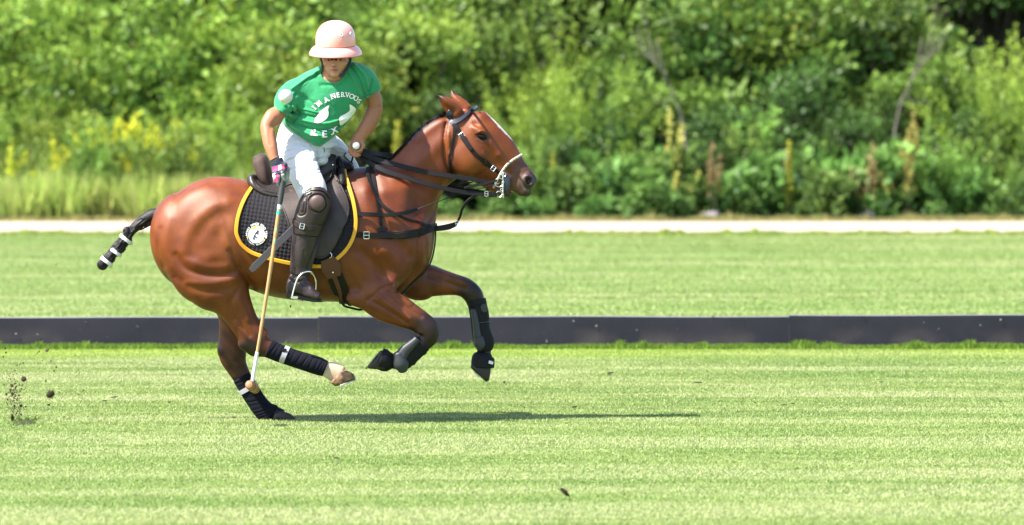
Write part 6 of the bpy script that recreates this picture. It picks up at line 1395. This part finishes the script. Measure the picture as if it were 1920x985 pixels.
def knee_guard(yc, dx):
    K = Vol(W(535+dx, 462, yc-.14)-.03, W(635+dx, 340, yc+.14)+.03, .0042)
    K.loft([(579+dx, 352, 610+dx, 356, .062, yc+.02), (568+dx, 366, 619+dx, 366, .074, yc+.01), (560+dx, 384, 619+dx, 384, .080, yc), (553+dx, 404, 612+dx, 402, .080, yc), (549+dx, 422, 605+dx, 418, .078, yc), (549+dx, 436, 600+dx, 444, .074, yc)], k=.01, p=2.25, cap0=.3, cap1=.18)
    K.relief([(580+dx, 376), (580.1+dx, 376)], .003, 0, 'any')
    ringp = [(595.5+dx+16.5*math.cos(a), 381+16.5*math.sin(a)) for a in np.linspace(0, 2*math.pi, 20)]; K.relief(ringp, .004, -.010, 'near' if yc < 0 else 'far', yat=yc)
    for pts in ([(569, 370), (576, 371), (574, 400), (560, 402), (569, 370)],): K.relief([(x+dx, y) for x, y in pts], .0035, -.007, 'near' if yc < 0 else 'far', yat=yc)
    K.relief([(569+dx, 378), (567+dx, 394)], .007, .008, 'near' if yc < 0 else 'far', yat=yc)
    kg = K.mesh('knee_guard', M_guard, person)
    if yc < 0:
        V, G, ok = K.front([595.5], [381], -.006); mesh_obj('knee_cap', *ellipsoid(V[0], (.047, .020, .049), 24, 12), M_guard_light, kg)
        mesh_obj('knee_guard_strap', *strap_px(K, [(549.5, 413), (556, 420), (566, 424), (580, 427), (594, 427.5), (604, 425)], 9, off=.005), M_guard, kg)
        frame_buckle(566.5, 424.5, -.475, 8, 10, 12, .0024).build('buckle', M_steel, kg)
        mesh_obj('knee_guard_strap', *strap_px(K, [(572, 361), (580, 356), (592, 354), (604, 356), (613, 363), (618, 371)], [6, 8, 8, 8, 8, 7], off=.004), M_guard, kg)
        frame_buckle(577, 359, -.445, 8, 8, -20, .0024).build('buckle', M_steel, kg)
        P = smooth_path([(547.5, 430), (549, 439), (558, 446), (572, 450.5), (588, 451), (597, 446)], 5); V, G, ok = K.front(P[:, 0], P[:, 1], .002); mesh_obj('guard_edge', *ribbon(V, G, .010, .006), M_guard_light, kg)
    return kg
knee_guard(-.385, 0)

# ---- glove closed round the mallet handle
M_glove_grey = mat('grey_glove', (.19, .21, .195), rough=.7, bump=(200, .3, .002)); M_glove_pink = mat('pink_glove', (.60, .025, .14), rough=.65); M_glove_white = mat('white_glove', (.75, .76, .78), rough=.6)
GV = Vol((-1.50, -.52, 1.38), (-1.28, -.32, 1.64), .0028)
YG = -.415
GV.loft([(508, 307, 530, 299, .034, YG+.015), (510, 316, 535, 309, .036, YG+.01), (512, 327, 538, 320, .036, YG), (515, 336, 538, 331, .032, YG)], k=.006, p=2.4, cap0=.2, cap1=.5)
for pts, rr_ in (([(531, 316, -.44), (536.5, 326, -.455), (538.5, 337, -.455), (536, 346, -.445)], (.013, .0125, .0115, .010)),     # first finger, down the shaft
                 ([(526, 320, -.45), (531, 329, -.467), (533, 338, -.462), (530, 344, -.45)], (.012, .0118, .011, .009)),
                 ([(519, 322, -.45), (522, 332, -.467), (521, 341, -.462), (523, 349, -.45)], (.012, .0118, .0108, .009)),
                 ([(514, 322, -.44), (515, 331, -.458), (517, 340, -.455), (521, 345, -.445)], (.011, .011, .010, .0085)),
                 ([(532, 308, -.42), (540, 318, -.41), (539, 330, -.40), (532, 338, -.40)], (.012, .013, .012, .010))):
    GV.chain([W(*p) for p in pts], rr_, k=.004)
glove = GV.mesh('glove', M_glove_grey, person)
V, PX, PY = vpix(glove)
glove.data.materials.append(M_glove_pink); glove.data.materials.append(M_glove_white); glove.data.materials.append(M_black_print)
fc = np.array([p.center for p in glove.data.polygons]); d_ = CD+fc[:, 1]; fx = 960+fc[:, 0]*FPX/d_; fy = HY+(CH-fc[:, 2])*FPX/d_
mi = np.zeros(len(fc), int); s_ = fy+(fx-520)*.30
mi[(s_ > 311) & (s_ < 320)] = 1; mi[(s_ > 311) & (s_ < 320) & (abs(fx-524.5) < 2.6)] = 2; mi[(s_ < 311)] = 3; mi[(s_ >= 320) & (s_ < 323.5) & (fx < 538)] = 3
mi[(s_ >= 323.5) & (s_ < 342) & (fx < 523-(fy-330)*.2)] = 1; mi[(s_ >= 323.5) & (s_ < 334) & (fx < 517)] = 2
glove.data.polygons.foreach_set('material_index', mi.astype(np.int32))
leg_ring(507.5, 308, 530, 299, YG+.015, .038, .026, M_black_print, 'wrist_strap', parent=glove)
mesh_obj('knuckle_strap', *strap_px(GV, [(514, 327), (521, 325), (530, 323), (538, 324)], 3.4, off=.003, thick=.003), M_black_print, glove)
for x, y in ((517, 326), (528.5, 323.5), (526.5, 332)): V, G, ok = GV.front([x], [y], .005); mesh_obj('glove_stud', *ellipsoid(V[0], (.005, .003, .005), 8, 5), M_glove_white, glove)
V, G, ok = GV.front([535], [311], .004); mesh_obj('wrist_toggle', *ellipsoid(W(535, 309.5, -.43), (.013, .012, .017), 12, 8), M_black_print, glove)
o = leg_ring(506, 303, 523, 293, -.383, .034, .005, M_strap, 'bracelet', parent=person); 
g = Geo(); g.add(*tube([W(523, 293, -.41), W(530, 286, -.415), (W(537, 279, -.40))], .002, 6)); g.add(*ellipsoid(W(519, 294.5, -.42), (.008, .004, .003), 8, 5)); g.build('bracelet_clasp', M_steel, person)

# ---- helmet: dome, flared brim, vents, chin strap, grille-less front
M_helmet = mat('coral_helmet', (.82, .345, .30), rough=.32, spec=.5, coat=.25, bump=(300, .08, .001)); M_helmet_under = mat('helmet_under', (.40, .05, .05), rough=.6)
prof = [(0, .149), (.018, .1485), (.034, .1465), (.050, .142), (.065, .1355), (.079, .127), (.091, .116), (.101, .103), (.109, .088), (.1145, .072), (.1185, .054), (.1205, .034), (.1212, .015), (.1205, .003), (.1185, .001), (.1185, -.002), (.1290, -.007), (.1400, -.015), (.1490, -.026), (.1555, -.038), (.1590, -.048), (.1605, -.054), (.1590, -.058), (.150, -.050), (.132, -.032), (.118, -.018), (.112, 0), (.108, .04)]
hc = W(629.3, 85.0, -.215); V = []; F = []; nseg = 56; Rt = Matrix.Rotation(math.radians(8), 3, 'X')
for (r_, z_) in prof:
    for k in range(nseg):
        a = 2*math.pi*k/nseg; el = 1.0 if z_ > .001 else 1.0; p = Rt @ Vector((r_*math.cos(a), r_*1.10*math.sin(a), z_)); V.append((hc[0]+p.x, hc[1]+p.y, hc[2]+p.z))
for i in range(len(prof)-1):
    for k in range(nseg): F.append((i*nseg+k, (i+1)*nseg+k, (i+1)*nseg+(k+1) % nseg, i*nseg+(k+1) % nseg))
helm = mesh_obj('helmet', V, F, [M_helmet, M_helmet_under], person)
mi = [1 if (i//nseg >= 21 or i//nseg == 14) else 0 for i in range(len(F))]; helm.data.polygons.foreach_set('material_index', mi)
for ang, z_ in ((-70, .078), (-33, .078)):
    a = math.radians(ang); r_ = .1145; p = Rt @ Vector((r_*math.cos(a), r_*1.10*math.sin(a), z_)); q = Rt @ Vector((math.cos(a), math.sin(a), .35))
    g = Geo(); g.add(*ring((hc[0]+p.x, hc[1]+p.y, hc[2]+p.z), .0085, .0035, ax=q)); g.build('vent_eyelet', M_white_tape, helm)
bandv = []; nr = []
for k in range(56):
    a = 2*math.pi*k/56; p = Rt @ Vector((.1215*math.cos(a), .1215*1.10*math.sin(a), .0015)); n_ = Rt @ Vector((math.cos(a), math.sin(a), .3)); bandv.append((hc[0]+p.x, hc[1]+p.y, hc[2]+p.z)); nr.append(tuple(n_))
for pts, r_ in (([(601.5, 106, -.22), (602.5, 114, -.245), (604.5, 122, -.26), (606.5, 128, -.265)], .005), ([(656.5, 104, -.215), (657, 112, -.225), (655, 121, -.245), (650.5, 130, -.262), (644, 138, -.278), (637, 143.5, -.292)], .0075)):
    P = smooth_path(pts, 5); g = Geo(); g.add(*tube([W(*p) for p in P], r_, 8)); g.build('chin_strap', M_black_print, person)
g = Geo(); g.add(*tube([W(616.5, 142.5, -.29), W(618.5, 143.5, -.295)], .004, 6)); g.build('strap_end', M_black_print, person)
mesh_obj('ear_pad', *ellipsoid(W(656.5, 105.5, -.23), (.014, .018, .014), 10, 6), M_black_print, person); mesh_obj('strap_buckle', *ellipsoid(W(646, 136.5, -.28), (.008, .006, .008), 8, 5), M_black_print, person)
# hair at the temples
g = Geo(); rh = np.random.default_rng(2)
for sx in (-1, 1):
    for k in range(160):
        b = W(629+sx*rh.uniform(24, 27.5), rh.uniform(92, 112), rh.uniform(-.26, -.16)); b = Vector(b); t = b+Vector((rh.normal(0, .003), rh.normal(0, .004), -rh.uniform(.006, .014))); g.add([b, b+Vector((.0015, .002, 0)), t], [(0, 1, 2)])
o = g.build('hair', mat('brown_hair', (.05, .028, .018), rough=.5), person, smooth=False); o['kind'] = 'stuff'
# ---- whip in the rein hand, mallet, ball
wh = empty('riding_whip', W(667.5, 273, -.16)); tag(wh, 'black riding whip with white knob held with the reins in the bare hand', 'whip')
mesh_obj('knob', *ellipsoid(W(667.5, 273.5, -.165), (.0225, .0225, .0225), 20, 14), mat('whip_white', (.78, .82, .82), rough=.35), wh)
g = Geo(); g.add(*tube([W(667, 275, -.15), W(664, 285, -.10), W(655, 320, .12), W(640, 380, .30)], [.007, .006, .005, .003], 8)); g.build('shaft', M_strap, wh)
mesh_obj('wrist_loop', *ellipsoid(W(657, 277, -.13), (.010, .012, .014), 12, 8), M_glove_white, wh)

ml = empty('mallet', W(474, 722, -.52)); tag(ml, 'bamboo polo mallet with white taped lower shaft held pointing down by the rider', 'mallet')
M_cane = mat('bamboo_cane', (.42, .24, .10), rough=.42, vary=(30, .4, (.28, .14, .05))); M_grip = mat('grip_tape', (.03, .033, .036), rough=.6, bump=(300, .4, .002))
TOP = (533.5, 318, -.455); BOT = (473, 716, -.50)
def along(t): return W(*(np.array(TOP)*(1-t)+np.array(BOT)*t))
def shaft_pt(t):
    p = np.array(TOP)*(1-t)+np.array(BOT)*t; p[0] += math.sin(math.pi*t)*2.2-3*math.exp(-(t/.12)**2)*0; return W(*p)
g = Geo(); g.add(*tube([shaft_pt(t) for t in np.linspace(.0, .165, 12)], list(np.linspace(.017, .0175, 8))+[.0172, .0165, .0158, .0150], 12)); grip = g.build('grip', M_grip, ml)
g = Geo(); ts = np.linspace(.15, .87, 40); g.add(*tube([shaft_pt(t) for t in ts], [.0128-.0035*((t-.15)/.72)+(.0012 if i % 8 == 0 else 0) for i, t in enumerate(ts)], 12)); cane = g.build('cane', M_cane, ml)
g = Geo(); g.add(*tube([shaft_pt(t) for t in np.linspace(.86, 1.0, 10)], list(np.linspace(.0112, .0105, 10)), 12)); g.build('white_tape', M_white_tape, ml)
g = Geo(); g.add(*tube([shaft_pt(t) for t in (.165, .172, .182, .187)], .0136, 12)); g.build('grip_ring', M_white_tape, ml)
M_teal = mat('teal_mark', (.02, .42, .38), rough=.5)
g = Geo(); g.add(*tube([shaft_pt(t) for t in (.196, .212)], .0132, 12)); g.build('teal_band', M_teal, ml)
for t in (.285, .335, .34): p = shaft_pt(t); mesh_obj('teal_stamp', *ellipsoid(p+np.array((.002, -.0105, 0)), (.004, .003, .016), 8, 6), M_teal, ml)
# head: cigar with rounded ends, long axis nearly towards the camera
a = Vector(W(466.5, 720.5, -.62)); b = Vector(W(480, 731, -.40)); g = Geo(); L = np.linspace(0, 1, 11)
g.add(*tube([a+(b-a)*t for t in L], [.021, .0265, .028, .0285, .0285, .0285, .0285, .0285, .028, .0265, .021], 20)); hd = g.build('mallet_head', mat('mallet_wood', (.32, .14, .06), rough=.5, vary=(40, .5, (.22, .085, .036)), bump=(80, .3, .002)), ml)
dv = (b-a).normalized()
for t in (.3, .7): g = Geo(); g.add(*tube([a+(b-a)*(t-.02), a+(b-a)*(t+.02)], .0292, 20)); g.build('head_band', M_suede, hd)
mesh_obj('head_face', *ellipsoid(a+dv*.004, (.0195, .008, .0195), 20, 10, dv.to_track_quat('Y', 'Z').to_matrix()), mat('end_grain', (.40, .20, .095), rough=.6, bump=(120, .4, .002)), hd)

M_ball = mat('ball_plastic', (.66, .63, .62), rough=.35, bump=(30, .25, .004), vary=(35, .25, (.6, .55, .5)))
V, F = ellipsoid((0, 0, 0), (.0425, .0425, .0425), 32, 20); ball = mesh_obj('polo_ball', V, F, M_ball); ball.location = tuple(W(535.5, 181, -.62))
tag(ball, 'white polo ball flying in the air in front of the green sleeve', 'ball')
